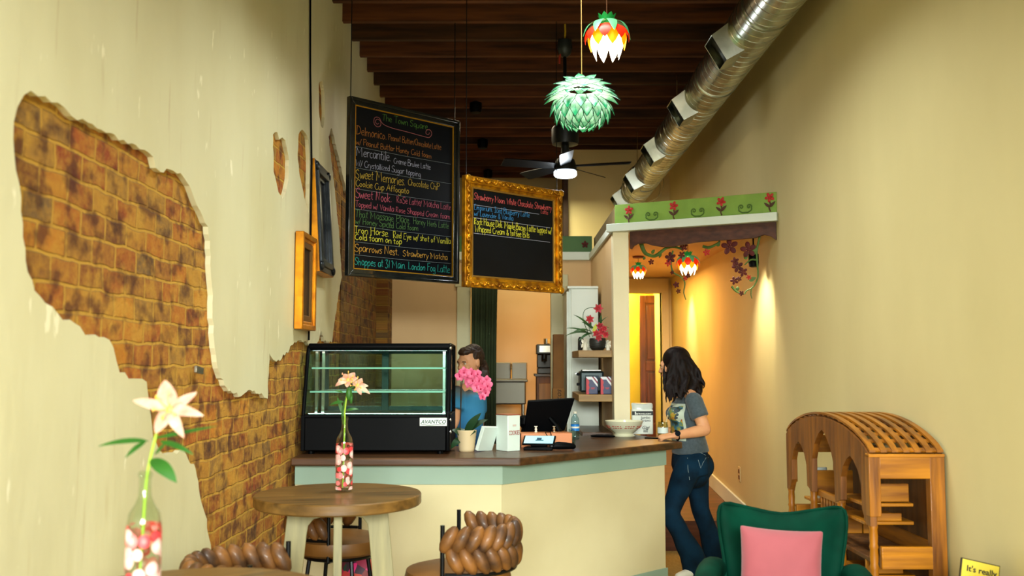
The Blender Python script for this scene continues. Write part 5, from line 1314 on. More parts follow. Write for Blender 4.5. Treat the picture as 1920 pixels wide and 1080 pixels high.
# tall cardboard box
cb = thing('cardboard_box', 'tall narrow brown cardboard box leaning upright between doorway and white cabinet', 'cardboard box', (.362, 8.62, 0), rot=(0, R(.3), 0))
M_card = mat('cardboard', '#7f5526', .8, col2='#6e481f', scale=5)
b = B(); b.box2((0, 0, .0), (.095, .16, 1.745)); obj('carton', b, M_card, cb, bevel=.003)
b = B(); b.box2((-.004, -.006, .02), (.10, .165, 1.26)); obj('carton', b, mat('cardboard_dark', '#8c5f2a', .8, col2='#7c5424', scale=5), cb, bevel=.003)
b = B(); b.box2((.036, -.008, .62), (.064, -.006, 1.05)); obj('printed_bar', b, mat('box_ink', '#2b1c10', .7), cb)
textobj('printed_lettering', 'Cucos', .07, Matrix.Translation((.05, -.0085, 1.16)) @ Matrix.Rotation(PI / 2, 4, 'X') @ Matrix.Rotation(PI / 2, 4, 'Z'), MATS['box_ink'], cb, shear=.3)
# floating shelves
for z, lb in ((1.532, 'upper thick wooden wall shelf holding the flower pot and angel figures'), (1.196, 'lower thick wooden wall shelf holding the toaster and two coffee bags')):
    b = B(); b.box2((.506, 7.34, z), (.764, 8.12, z + .054)); tag(obj('wall_shelf', b, M_shelfw, bevel=.004), lb, 'shelf')
# back counter
bcn = thing('back_counter', 'low white cabinet with dark wooden top between the counter and the white post', 'cabinet', (0, 0, 0))
b = B(); b.box2((.545, 7.38, 0), (.762, 8.1, .93)); obj('cabinet_body', b, M_wht, bcn)
b = B(); b.box2((.53, 7.34, .93), (.763, 8.12, .965)); obj('cabinet_top', b, M_ctop, bcn, bevel=.004)
ZS = 1.586
# flower arrangement
fp = thing('potted_orchid', 'red orchid with long green leaves in a dark ribbed pot on the upper shelf', 'potted plant', (.665, 7.47, ZS))
b = B(); b.lathe([(.035, 0), (.048, .006), (.062, .03), (.066, .07), (.060, .095), (.052, .095), (.05, .08)], seg=32)
for k in range(5): b.lathe([(.060 + .004 * (k in (1, 2, 3)), .018 + k * .016), (.0655, .022 + k * .016), (.060, .027 + k * .016)], seg=32, cap=False)
obj('pot', b, mat('dark_ceramic', '#2b2c28', .45, col2='#1c1d1b', scale=15), fp)
M_pl = mat('orchid_leaf', '#2c5a24', .5, col2='#1b4018', scale=10); M_rp = mat('red_orchid', '#c01b2a', .5, col2='#8f1020', scale=18, sheen=.3)
k_ = 7.47 / 1800
def off(px, py, dy=0): return Vector(((px - 1120.5) * k_, dy, (657 - py) * k_))
for (x0, y0), (x1, y1), wd, dy, bd in (((1108, 620), (1060, 630), .035, -.02, .12), ((1108, 622), (1062, 615), .03, .02, .10), ((1110, 612), (1076, 590), .03, .0, .08), ((1112, 618), (1083, 640), .028, -.05, .10), ((1115, 612), (1092, 603), .03, .03, .05), ((1122, 612), (1139, 594), .02, -.02, .15), ((1112, 618), (1075, 622), .035, -.04, .12), ((1108, 610), (1103, 590), .022, .02, .1), ((1125, 612), (1127, 590), .028, -.02, .08), ((1118, 615), (1140, 615), .03, -.04, .1)):
    b = B(); leaf_shape(b, off(x0, y0 + 6), off(x1, y1, dy * 2), wd, (0, -.5, .9), bd, 9, .0012); obj('leaf', b, M_pl, fp)
b = B(); b.tube(sm([off(1106, 632), off(1094, 600), off(1096, 583), off(1106, 577), off(1116, 577)], 5), .0028, 6); b.tube(sm([off(1112, 632), off(1104, 612), off(1104, 602)], 4), .0025, 6); obj('flower_stem', b, M_pl, fp)
for i, (px, py, r_) in enumerate(((1121, 579, .040), (1105, 599, .036), (1124, 612, .034), (1127, 622, .036), (1117, 626, .034), (1134, 628, .030), (1121, 634, .030), (1131, 617, .028))):
    b = B(); c = off(px, py, -.05 - .01 * (i > 2) * i * .5)
    for k in range(6):
        a = .4 * i + k * PI / 3; leaf_shape(b, c, c + Vector((math.cos(a) * r_, -.012, math.sin(a) * r_)), r_ * .62, (0, -1, 0), .1, 6, .001)
    b.ball(c + Vector((0, -.006, 0)), .006); obj('blossom', b, M_rp, fp)
b = B(); leaf_shape(b, off(1112, 625, -.03), off(1118, 606, -.03), .03, (0, -1, 0), .05); obj('yellow_leaf', b, mat('yellow_leaf', '#b9c22e', .5), fp)
M_angel = mat('white_porcelain', '#e8e4d2', .3)
def angel(label, px, s, rz):
    q = at(px, 655, 7.44); t = thing('angel_figurine', label, 'figurine', (q.x, 7.44, ZS), rz)
    b = B(); b.lathe([(.016 * s, 0), (.018 * s, .005), (.012 * s, .03), (.010 * s, .045), (.013 * s, .058), (.005 * s, .066)], seg=16); b.ball((0, 0, .074 * s), .0095 * s, None, 12, 8); b.ball((0, -.01 * s, .05 * s), (.010 * s, .006 * s, .006 * s)); obj('body', b, M_angel, t)
    for sx in (-1, 1):
        b = B(); leaf_shape(b, (sx * .006, .006, .05 * s), (sx * .024 * s, .01, .018 * s), .022 * s, (0, 1, .2), -.1, 8, .002); leaf_shape(b, (sx * .006, .006, .048 * s), (sx * .020 * s, .01, .078 * s), .02 * s, (0, 1, 0), .1, 8, .002); obj('wing', b, M_angel, t)
angel('white porcelain angel figurine left of the dark flower pot on the upper shelf', 1097, 1.15, .3); angel('smaller white porcelain angel figurine right of the dark flower pot, next to the post', 1140, .98, -.3)
b = B(); b.lathe([(.02, 0), (.024, .01), (.022, .09), (.016, .105), (.012, .11)], seg=18); o = obj('dark_jar', b, mat('smoky_jar', '#2a2c2e', .15)); o.location = (.545, 7.62, ZS); tag(o, 'small dark jar on the upper shelf behind the left angel figurine', 'jar')
# lower shelf: toaster and coffee bags
ZL = 1.25
ts = thing('toaster', 'black and grey toaster on the lower wall shelf behind the coffee bags', 'toaster', (.535, 7.60, ZL))
b = B(); b.box2((0, 0, .01), (.19, .20, .175)); obj('toaster_body', b, mat('dark_grey_metal', '#2c3a3c', .35, metal=.4), ts, bevel=.015)
b = B(); b.box2((.02, .03, .176), (.17, .17, .186)); obj('slot_plate', b, M_steel, ts, bevel=.002)
for z in (.14, .06):
    b = B(); b.box2((-.022, .04, z), (.0, .07, z + .022)); obj('knob', b, M_black, ts, bevel=.003)
b = B(); b.box2((-.035, .05, .150), (-.0, .075, .160)); obj('lever', b, M_chrome, ts, bevel=.002)
for k in range(5):
    b = B(); b.box2((.04, -.002, .10 + k * .009), (.15, .0, .104 + k * .009)); obj('vent_slit', b, M_black, ts)
def bag(label, px):
    q = at(px, 738, 7.43); t = thing('coffee_bag', label, 'coffee bag', (q.x, 7.43, ZL), 0, None)
    b = B(); b.box2((-.045, 0, 0), (.045, .05, .135)); obj('bag_body', b, mat('navy_print', '#1a2858', .4), t, bevel=.004)
    MM = Matrix(((1, 0, 0, 0), (0, 0, 1, 0), (0, 1, 0, 0), (0, 0, 0, 1)))
    b = B(); b.prism([(-.044, 0), (-.022, 0), (-.026, .03), (-.018, .05), (-.026, .07), (-.020, .09), (-.026, .11), (-.044, .125)], -.0025, .0005, MM); obj('red_print', b, mat('red_print', '#c02030', .45), t, smooth=0)
    b = B(); b.prism([(-.044, .125), (-.026, .112), (.0, .112), (.02, .085), (.044, .055), (.044, .075), (.018, .11), (0, .134), (-.044, .134)], -.0015, .0005, MM); b.prism([(.012, .134), (.044, .095), (.044, .11), (.024, .134)], -.0015, .0005, MM); obj('white_print', b, mat('white_print', '#e2e6ea', .45), t, smooth=0)
    b = B(); b.prism([(.004, .131), (.044, .083), (.044, .089), (.010, .131)], -.003, .0005, MM); obj('red_print', b, MATS['red_print'], t, smooth=0)
    b = B(); b.box2((-.008, -.002, .045), (.022, 0, .050)); b.box2((-.004, -.002, .038), (.018, 0, .041)); obj('label_line', b, MATS['red_print'], t)
bag('blue, red and white striped coffee bag on the lower shelf, the left one of two', 1110); bag('blue, red and white striped coffee bag on the lower shelf, nearest the post', 1137)

# ------------------------------------------------------------------ on the counter
# pink orchid in a ribbed beige pot
q = atZ(875, 846, ZK)
op = thing('potted_orchid', 'pink orchid arching from a ribbed beige pot on the counter beside the display case', 'potted plant', (q.x, q.y, ZK))
ko = q.y / 1800
b = B(); b.lathe([(.043, 0), (.046, .003)] + [(.046 + .014 * k / 12 + (.0012 if k % 2 else 0), .003 + .125 * k / 12) for k in range(1, 13)] + [(.056, .128), (.054, .11), (.01, .105)], seg=36); obj('pot', b, mat('beige_pot', '#d3bd94', .6), op)
def oo(px, py, dy=0): return Vector(((px - 875) * ko, dy, (843 - py) * ko))
b = B(); b.tube(sm([oo(862, 812), oo(864, 760), oo(866, 715), oo(872, 698), oo(886, 692), oo(898, 705), oo(905, 725), oo(905, 738)], 5), .0035, 8); b.tube([oo(863, 812, .01), oo(863, 715, .01)], .0022, 6); obj('flower_stem', b, mat('dark_stem', '#2b2018', .5), op)
M_pink = mat('pink_orchid', '#c83466', .55, col2='#dc6a90', scale=30, sheen=.3); M_pinkc = mat('pink_orchid_lip', '#b01a48', .5)
rr = random.Random(9)
for i, (px, py, r_) in enumerate(((862, 704, 9), (870, 697, 10), (884, 699, 10), (895, 700, 8), (886, 712, 11), (880, 718, 9), (898, 712, 10), (894, 725, 10), (905, 718, 9), (911, 712, 9), (914, 722, 10), (903, 732, 9), (910, 735, 8), (905, 742, 7), (892, 708, 8), (876, 708, 8), (901, 727, 7))):
    c = oo(px, py, rr.uniform(-.03, .0)); r_ *= ko * 1.05; b = B()
    for k in range(5):
        a = PI / 2 + k * 2 * PI / 5 + rr.uniform(-.2, .2); wd = 1.05 if k in (1, 4) else .75
        leaf_shape(b, c, c + Vector((math.cos(a) * r_, -.004, math.sin(a) * r_)), r_ * wd, (rr.uniform(-.3, .3), -1, .1), .12, 6, .001, shape=lambda s: (math.sin(PI * min(1, s * .9 + .08)) ** .5))
    bl = obj('blossom', b, M_pink, op); b = B(); b.ball(c + Vector((0, -.006, -.002)), (.005, .006, .007), None, 8, 5); obj('lip', b, M_pinkc, bl)
for (x0, y0), (x1, y1), wd, dy, bd in (((872, 815), (902, 772), .055, -.01, .10), ((870, 812), (914, 785), .05, .02, .12), ((868, 815), (848, 803), .05, -.03, .12), ((868, 818), (846, 838), .045, -.04, .15), ((872, 818), (893, 806), .055, -.05, .1), ((868, 815), (856, 800), .05, .03, .1)):
    b = B(); leaf_shape(b, oo(x0, y0), oo(x1, y1, dy), wd, (0, -.7, .7), bd, 9, .0015); obj('leaf', b, mat('dark_orchid_leaf', '#1d3a1c', .4, col2='#16301a', scale=6), op)
# tin lid leaning
q = atZ(909, 846, ZK)
M_tin = mat('white_tin', '#d4e2da', .35)
t = thing('tin_lid', 'white ribbed tin lid with loop handle leaning beside the orchid pot', 'lid', (q.x - .008, q.y + .02, ZK + .004), rot=(R(-4), R(17), R(-38)))
b = B(); b.box2((-.012, -.07, 0), (.012, .07, .15)); 
for k in range(9): b.box((-.013, -.056 + k * .014, .075), (.004, .006, .125))
obj('lid_plate', b, M_tin, t, bevel=.004)
b = B(); b.tube(sm([(-.012, 0, .045), (-.035, 0, .055), (-.040, 0, .085), (-.030, 0, .11), (-.012, 0, .115)], 4), .004, 8); obj('loop_handle', b, M_tin, t)
# cookie tin
q = atZ(952, 847, ZK); sT = .121; th = math.atan2(.075, .095)
t = thing('cookie_tin', 'square white tin with copper rim reading COOKIES on the counter', 'tin', (q.x, q.y, ZK), 0)
ang = R(37)
Mt = Matrix.Rotation(ang, 4, 'Z')
b = B(); b.T = Mt; b.box2((0, 0, 0), (sT * .78, sT, .218)); obj('tin_body', b, M_tin, t, bevel=.005, bseg=3)
b = B(); b.T = Mt; b.box2((-.001, -.001, .216), (sT * .78 + .001, sT + .001, .221)); obj('copper_rim', b, mat('copper', '#b0553a', .35, metal=.6), t)
textobj('tin_lettering', 'COOKIES', .022, Mt @ Matrix.Translation((sT * .40, -.0014, .110)) @ Matrix.Rotation(PI / 2, 4, 'X') @ Matrix.Diagonal((.88, 1.7, 1, 1)), mat('copper_ink', '#9a3b30', .5), t, bold=.0001)
b = B(); b.T = Mt; b.box((sT * .42, -.0006, .155), (.026, .001, .012)); obj('tin_emblem', b, mat('faint_ink', '#cdbdb4', .5), t)
# copper coloured box
q = atZ(1030, 838, ZK)
t = thing('receipt_box', 'peach-coloured box under the register monitor on the counter', 'box', (q.x - .02, 6.12, ZK), R(6))
b = B(); b.box2((-.16, 0, 0), (.165, .14, .088)); obj('box_body', b, mat('peach_panel', '#d98a5a', .45, col2='#cf8152', scale=4), t, bevel=.003)
b = B(); b.box2((.165, .0, .0), (.185, .14, .105)); obj('clear_end', b, M_pane, t)
for px, lb, mm in ((1005, 'tiny cream figurine on the left of the peach box', M_angel), (1039, 'tiny silver figurine on the right of the peach box', M_chrome)):
    c = at(px, 806, 6.17); b = B(); b.lathe([(.008, 0), (.010, .004), (.006, .012), (.009, .02), (.005, .028)], seg=12); b.ball((0, 0, .034), .007, None, 10, 7); b.ball((-.007, 0, .038), .004, None, 8, 5); b.ball((.007, 0, .038), .004, None, 8, 5)
    o = obj('figurine', b, mm); o.location = (c.x, 6.19, ZK + .0885); tag(o, lb, 'figurine')
# register monitor seen from behind
t = thing('register_monitor', 'black point-of-sale monitor seen from behind, tilted above the peach box', 'monitor', (.235, 6.36, ZK), R(8))
b = B(); b.prism([(-.155, .03), (.12, .06), (.175, .285), (-.135, .27)], -.012, .012, Matrix.Translation((0, 0, 0)) @ Matrix(((1, 0, 0, 0), (0, 0, 1, 0), (0, 1, 0, 0), (0, 0, 0, 1)))); 
b.bm.transform(Matrix.Translation((0, 0, 0)) @ Matrix.Translation((0, .06, .03)) @ Matrix.Rotation(R(18), 4, 'X'))
obj('screen_back', b, M_black, t, bevel=.006)
b = B(); b.tube([(.02, .02, .17), (.06, .0, .12), (.09, -.01, .05), (.10, -.01, .012)], [.03, .028, .03, .035], 10, flat=[.018] * 4); b.cyl((.10, -.01, 0), (.10, -.01, .012), .07, seg=24); obj('stand', b, M_black, t)
b = B(); b.box((-.02, .015, .18), (.09, .03, .06), rx=R(18)); obj('hinge', b, M_black, t, bevel=.008)
b = B(); b.lathe([(.01, 0), (.05, .004), (.055, .02), (.03, .06), (.02, .10), (.045, .13), (.04, .17), (.02, .185)], seg=20); o = obj('card_reader', b, M_black); o.location = (.085, 6.42, ZK); tag(o, 'black round-headed reader device left of the register monitor', 'card reader')
# tablet on a stand
q = atZ(1010, 845, ZK)
t = thing('payment_tablet', 'tablet with glowing pale blue screen on a black stand on the counter', 'tablet', (q.x, q.y + .04, ZK), R(-8))
b = B(); b.prism([(-.09, -.03), (.09, -.03), (.075, .09), (-.075, .09)], 0, .02); b.prism([(-.05, 0), (.05, 0), (.05, .06), (-.05, .06)], .02, .045); obj('stand', b, M_black, t, bevel=.005)
Mq = Matrix.Translation((.0, .035, .056)) @ Matrix.Rotation(R(20), 4, 'X')
b = B(); b.T = Mq; b.box((0, 0, 0), (.20, .125, .010)); obj('tablet_body', b, M_black, t, bevel=.004)
b = B(); b.T = Mq; b.box((0, 0, .0055), (.178, .108, .001)); sc_ = obj('screen', b, mat('screen_glow', '#9fd8e6', .2, emit='#8fd6ea', estr=.9), t)
b = B(); b.T = Mq; b.box((0.0, 0.01, .0065), (.030, .03, .001)); b.box((.004, -.012, .0065), (.05, .012, .001)); obj('screen_logo', b, mat('screen_ink', '#1b4a66', .4), sc_)
b = B(); b.tube([(.05, .10, .07), (.03, .11, .10), (.06, .14, .10), (.07, .2, .02)], .003, 6); obj('power_cord', b, M_black, t)
# black scanner
q = atZ(1049, 845, ZK)
t = thing('barcode_scanner', 'black scanner lying on the counter right of the tablet', 'scanner', (q.x + .025, q.y + .04, ZK), R(10))
b = B(); b.tube([(-.06, 0, .025), (-.03, 0, .027), (.02, 0, .025), (.06, 0, .022)], [.02, .028, .024, .022], 14, flat=[.02, .024, .022, .018], up=(0, 0, 1), round_=True); obj('scanner_body', b, M_black, t)
b = B(); b.cyl((-.07, 0, .025), (-.083, 0, .025), .018, .016); obj('scanner_head', b, M_blackm, t)
# water bottle
q = atZ(1072, 828, ZK)
t = thing('water_bottle', 'clear plastic water bottle with blue label behind the peach box', 'bottle', (.44, 6.75, ZK))
b = B(); b.lathe([(.026, 0), (.030, .006), (.030, .03), (.028, .035), (.030, .04), (.030, .12), (.027, .145), (.014, .168), (.011, .172), (.011, .182)], cap=False, seg=28); obj('bottle', b, clear_glass('plastic_clear', '#d8ecf0', .2), t)
b = B(); b.lathe([(.0308, .06), (.0308, .105)], cap=False); obj('label', b, mat('blue_label', '#1f7fd0', .4), t)
b = B(); b.lathe([(.0312, .078), (.0312, .09)], cap=False, a1=PI); obj('label_stripe', b, M_angel, t)
b = B(); b.lathe([(.013, .178), (.013, .192), (.004, .194)]); obj('cap', b, M_angel, t)
# black case
q = atZ(1131, 820, ZK)
b = B(); b.tube([(-.08, 0, .008), (-.04, 0, .010), (.04, 0, .010), (.075, 0, .008)], [.012, .022, .022, .014], 12, flat=[.007, .010, .010, .007], up=(0, 0, 1), round_=True)
o = obj('knife_case', b, M_black); o.location = (q.x, q.y + .01, ZK); o.rotation_euler = (0, 0, R(-14)); tag(o, 'slim black case lying on the counter left of the white bowl', 'case')
# bowl
q = atZ(1170, 818, ZK)
t = thing('serving_bowl', 'white footed bowl with red flower pattern on the counter beside the post', 'bowl', (q.x, q.y, ZK))
b = B(); b.lathe([(.02, .0), (.078, 0), (.082, .004), (.070, .014), (.066, .022), (.095, .045), (.125, .075), (.138, .105), (.141, .112), (.136, .112), (.12, .075), (.09, .046), (.05, .03), (.01, .028)], seg=56, cap=False); obj('bowl_body', b, mat('glazed_cream', '#e2e2c4', .15, coat=.5), t)
b = B()
for k in range(40):
    a = 2 * PI * k / 40; g = k % 5
    if g == 4: continue
    for m_ in range(3):
        aa = a + (m_ - 1) * .035; rr_ = .118 + .004 * m_; z = .062 + (.012 if (k + m_) % 2 else 0) + .003
        rad_ = .1085 + (z - .06) * .82; b.ball((math.cos(aa) * (rad_ + .0012), math.sin(aa) * (rad_ + .0012), z), (.006, .006, .0045), None, 6, 4)
obj('flower_pattern', b, mat('pattern_red', '#a83a28', .4), t)['kind'] = 'stuff'
# straws
q = atZ(1206, 815, ZK)
t = thing('straw_pack', 'white and black pack of jumbo straws standing behind the bowl', 'package', (q.x, q.y + .02, ZK), R(2))
b = B(); b.box2((-.078, 0, 0), (.078, .06, .185)); obj('pack_body', b, mat('pack_white', '#dfe6dc', .45), t, bevel=.006)
b = B(); b.tube([(0, .03, .183), (0, .03, .20), (0, .03, .222), (.0, .03, .230)], [.076, .079, .080, .072], 18, flat=[.028, .026, .018, .006], up=(0, 1, 0)); 
for v in b.bm.verts: v.co += Vector((noise.noise(v.co * 30), noise.noise(v.co * 33 + Vector((5, 0, 0))), noise.noise(v.co * 28))) * .006
obj('plastic_wrap', b, mat('wrap_white', '#cdd6d0', .25), t)
b = B(); b.box2((-.079, -.001, .142), (.079, .0, .172)); kb_ = obj('black_label', b, mat('label_black', '#0e1a1c', .5), t)
MT = lambda x, z: Matrix.Translation((x, -.0018, z)) @ Matrix.Rotation(PI / 2, 4, 'X')
mw = mat('label_white', '#e8efe8', .5); mi_ = mat('label_ink', '#1d2422', .5)
textobj('label_lettering', 'TRANSLUCENT', .0145, MT(.015, .152), mw, kb_, bold=.0003)
b = B(); b.box2((-.058, -.0016, .146), (-.050, -.0008, .168)); b.box2((-.046, -.0016, .146), (-.038, -.0008, .158)); obj('label_symbol', b, mw, kb_)
textobj('pack_lettering', 'Jumbo', .027, MT(.022, .124), mi_, t, bold=.0002); textobj('pack_lettering', 'Straws', .027, MT(.022, .103), mi_, t, bold=.0002)
textobj('pack_lettering', 'Gigi', .034, MT(.02, .05), mi_, t, bold=.0004, shear=.3)
b = B()
for k in range(3): b.box2((.004, -.001, .016 + k * .007), (.038, 0, .020 + k * .007))
obj('printed_lines', b, mi_, t)
# drink
q = atZ(1232, 817, ZK)
t = thing('iced_drink', 'iced drink in a clear glass jar with white label and straw', 'drink', (q.x, 6.80, ZK))
b = B(); b.lathe([(.01, 0), (.032, .002), (.036, .01), (.037, .095), (.033, .105), (.033, .118), (.030, .118), (.030, .10), (.033, .092), (.033, .01)], cap=False, seg=28); obj('jar', b, clear_glass('jar_glass', '#eef0d8', .3), t)
b = B(); b.lathe([(.005, .006), (.0318, .008), (.0318, .085), (.005, .086)], seg=24); obj('latte', b, mat('latte', '#a98a4a', .4, col2='#c9b27a', scale=30), t)
b = B(); b.lathe([(.0376, .04), (.0376, .08)], cap=False); obj('label', b, mat('pale_label', '#d4dfda', .5), t)
b = B(); b.cyl((.0, 0, .02), (.035, 0, .165), .0035, seg=8); obj('straw', b, mat('straw_tan', '#c9b88a', .5), t)
b = B(); b.box((0, 0, .0045), (.145, .07, .009)); o = obj('phone', b, M_black, bevel=.003); q = atZ(1232, 822, ZK); o.location = (q.x - .01, q.y - .01, ZK); o.rotation_euler = (0, 0, R(-20)); tag(o, 'black phone lying on the counter under the hand of the woman', 'phone')
# floor mat hall side
b = B(); b.box2((1.0, 6.75, 0), (1.80, 7.70, .012)); tag(obj('floor_mat', b, mat('tan_mat', '#a8955a', .9, col2='#94824c', scale=60, bump=.3), bevel=.003), 'tan mat on the floor at the foot of the hall step', 'mat')
# ================================================================== people
M_skin = mat('skin', '#d39a6e', .5, col2='#cc8f66', scale=12, spec=.35)
M_skin2 = mat('skin_warm', '#dca27a', .5, col2='#d39a72', scale=12, spec=.35)
def head_shapes(b, M):
    b.T = M
    b.ball((0, .018, .128), (.074, .094, .094), None, 24, 16)
    b.ball((0, -.022, .078), (.058, .066, .078), None, 20, 14)
    b.ball((0, -.052, .030), (.034, .032, .028), None, 14, 10)
    b.ball((0, -.072, .125), (.050, .020, .030), None, 14, 10)
    for s in (-1, 1):
        b.ball((s * .036, -.062, .078), (.024, .022, .026), None, 12, 8)
        b.ball((s * .074, .012, .100), (.009, .019, .030), (R(-10), 0, 0), 12, 8)
    b.tube([(0, -.085, .118), (0, -.098, .098), (0, -.106, .082)], [.008, .009, .0125], 10, round_=True)
    for s in (-1, 1): b.ball((s * .010, -.096, .079), (.0075, .009, .007), None, 8, 6)
    b.ball((0, -.088, .052), (.022, .010, .010), None, 10, 8)
    b.tube([(0, .030, -.09), (0, .022, -.02), (0, .012, .06)], [.056, .049, .050], 18, round_=True)
    b.T = Matrix.Identity(4)
def face_parts(M, parent, lipc='#a8504c', iris='#2a1a10'):
    for s in (-1, 1):
        b = B(); b.T = M; b.ball((s * .030, -.0745, .112), (.0125, .011, .0085), None, 12, 8); e = obj('eye', b, mat('eye_white', '#e6ddd0', .3), parent)
        b = B(); b.T = M; b.ball((s * .030, -.0835, .112), (.0055, .003, .0058), None, 10, 6); obj('iris', b, mat('iris', iris, .2), e)
        b = B(); b.T = M; b.tube(sm([(s * .014, -.088, .122), (s * .030, -.0895, .1285), (s * .046, -.078, .124)], 4), .0028, 6); obj('eyebrow', b, mat('brow_dark', '#2a1810', .8), parent)
        b = B(); b.T = M; b.tube(sm([(s * .017, -.083, .113), (s * .030, -.0875, .121), (s * .043, -.077, .114)], 4), .0018, 6); obj('eyelid', b, mat('lash_dark', '#1d120c', .7), parent)
    b = B(); b.T = M; b.ball((0, -.098, .0555), (.021, .005, .0035), None, 12, 6); b.ball((0, -.097, .0485), (.018, .006, .0042), None, 12, 6); obj('lips', b, mat('lips', lipc, .45), parent)
def hand(b, wrist, d, up, curl=.5, s=1., side=1):
    """palm, four fingers and a thumb; d points to the fingers, up is the back of the hand"""
    d = Vector(d).normalized(); up = Vector(up); up = (up - d * up.dot(d)).normalized(); S = d.cross(up) * side; w = Vector(wrist)
    b.tube([w - d * .02, w + d * .02 * s, w + d * .05 * s, w + d * .082 * s], [.026 * s, .032 * s, .039 * s, .036 * s], 14, flat=[.019 * s, .016 * s, .014 * s, .012 * s], up=tuple(up), round_=True)
    for i, (o, L_) in enumerate(((-.028, .066), (-.0095, .075), (.0095, .070), (.027, .055))):
        p = w + d * (.080 - .004 * abs(i - 1.2)) * s + S * o * s; pts = [p - d * .015]; ang = .15; q = p
        for seg_ in range(3):
            L3 = L_ * s * (.45, .32, .23)[seg_]; ang += curl * (.7, 1.0, .7)[seg_]
            q = q + (d * math.cos(ang) - up * math.sin(ang)) * L3; pts.append(q)
        b.tube(pts, [.0095 * s, .0088 * s, .0080 * s, .0068 * s], 10, round_=True)
    p = w + d * .022 * s - S * .030 * s; q = p + (d * .6 - S * .75 - up * .25).normalized() * .034 * s; r_ = q + (d * .9 - S * .25 - up * .4).normalized() * .030 * s
    b.tube([p - d * .005, q, r_], [.0125 * s, .0105 * s, .0085 * s], 10, round_=True)

# ---------------- the customer, standing at the right end of the counter
pp = at(1300, 1070, 6.92)
ps = thing('person', 'woman with long dark hair in grey t-shirt and flared jeans at the counter end', 'person', (0, 0, 0))
J = lambda px, py, Y: at(px, py, Y)
P_ = dict(neck=J(1284, 733, 6.93), chest=J(1287, 775, 6.92), waist=J(1290, 822, 6.92), hip=J(1294, 865, 6.92),
          shN=J(1301, 752, 6.76), shF=J(1278, 752, 7.09), elN=J(1322, 806, 6.70), wrN=J(1268, 816, 6.60), elF=J(1292, 806, 7.20), wrF=J(1258, 806, 7.06))
P_['wrN'] = at(1266, 815, 6.62); P_['wrN'].z = ZK + .035
fd = Vector((-.93, -.22, 0)).normalized(); sd = Vector((.22, -.93, 0)).normalized()   # facing and towards the near side
def facing(o, f, tilt=0, roll=0):
    """head matrix: local -Y looks along f"""
    f = Vector(f).normalized(); z = Vector((0, 0, 1)); y = -f; x = y.cross(z).normalized(); z = x.cross(y).normalized()
    return Matrix(((x.x, y.x, z.x, o[0]), (x.y, y.y, z.y, o[1]), (x.z, y.z, z.z, o[2]), (0, 0, 0, 1)))
hc = J(1268, 713, 6.95)
MH = facing(hc, (-.90, .30, -.18))
hipN = J(1293, 872, 6.83); kneeN = J(1254, 962, 6.70); ankN = J(1309, 1058, 6.80); hipF = J(1303, 872, 7.02); kneeF = J(1314, 955, 6.98); ankF = J(1344, 1034, 7.12)
ankN.z = .085; ankF.z = .09
b = B()
head_shapes(b, MH)
b.tube([P_['hip'] - Vector((0, 0, .05)), P_['hip'], P_['waist'], P_['chest'], P_['neck'] + Vector((0, 0, -.05)), P_['neck']], [.14, .15, .12, .13, .10, .05], 20, flat=[.09, .10, .085, .10, .07, .05], up=tuple(fd), round_=True)
b.tube([P_['shN'], (P_['shN'] + P_['neck']) / 2 + Vector((0, 0, .02)), P_['neck'], (P_['shF'] + P_['neck']) / 2 + Vector((0, 0, .02)), P_['shF']], [.045, .045, .05, .045, .045], 14, round_=True)
for a, e, w_, sd_ in (('shN', 'elN', 'wrN', 1), ('shF', 'elF', 'wrF', -1)):
    m1 = P_[a].lerp(P_[e], .5); m2 = P_[e].lerp(P_[w_], .35)
    b.tube([P_[a], m1, P_[e]], [.050, .048, .041], 16, round_=True); b.tube([P_[e], m2, P_[w_]], [.042, .040, .026], 16, round_=True)
hand(b, P_['wrN'] + Vector((-.012, 0, 0)), (-1, .12, -.10), (0, -.35, 1), .75, .95, -1)
hand(b, P_['wrF'], (-1, -.3, -.1), (0, 0, 1), .5, .95)
for h_, k_, a_ in ((hipN, kneeN, ankN), (hipF, kneeF, ankF)):
    b.tube([h_, h_.lerp(k_, .5), k_], [.08, .072, .052], 16, round_=True); b.tube([k_, k_.lerp(a_, .35), a_], [.052, .05, .034], 16, round_=True)
meobj('body', voxel(b, .0055, 4, .5), M_skin, ps)
face_parts(MH, ps)
# t-shirt
b = B()
b.tube([J(1294, 848, 6.92), J(1293, 838, 6.92), J(1291, 822, 6.92), J(1290, 800, 6.92), J(1288, 775, 6.92), J(1289, 752, 6.92), J(1287, 740, 6.93)], [.158, .152, .144, .142, .152, .142, .085], 28, flat=[.130, .124, .114, .116, .124, .10, .06], up=tuple(fd), round_=False)
for a, e in (('shN', 'elN'), ('shF', 'elF')):
    q = P_[a].lerp(P_[e], .58); b.tube([P_[a] + Vector((0, 0, .006)), P_[a].lerp(P_[e], .3), q], [.062, .064, .064], 18, round_=False); b.ball(P_[a] + Vector((0, 0, .0)), .062)
b.ball(J(1268, 775, 6.84), (.055, .055, .055)); b.ball(J(1262, 776, 6.97), (.055, .055, .055))
sh_me = voxel(b, .007, 6, .6, .006, 9)
M_tee = mat('heather_tee', '#47535a', .9, col2='#3c484e', scale=60, sheen=.2)
shirt = meobj('t_shirt', sh_me, M_tee, ps)
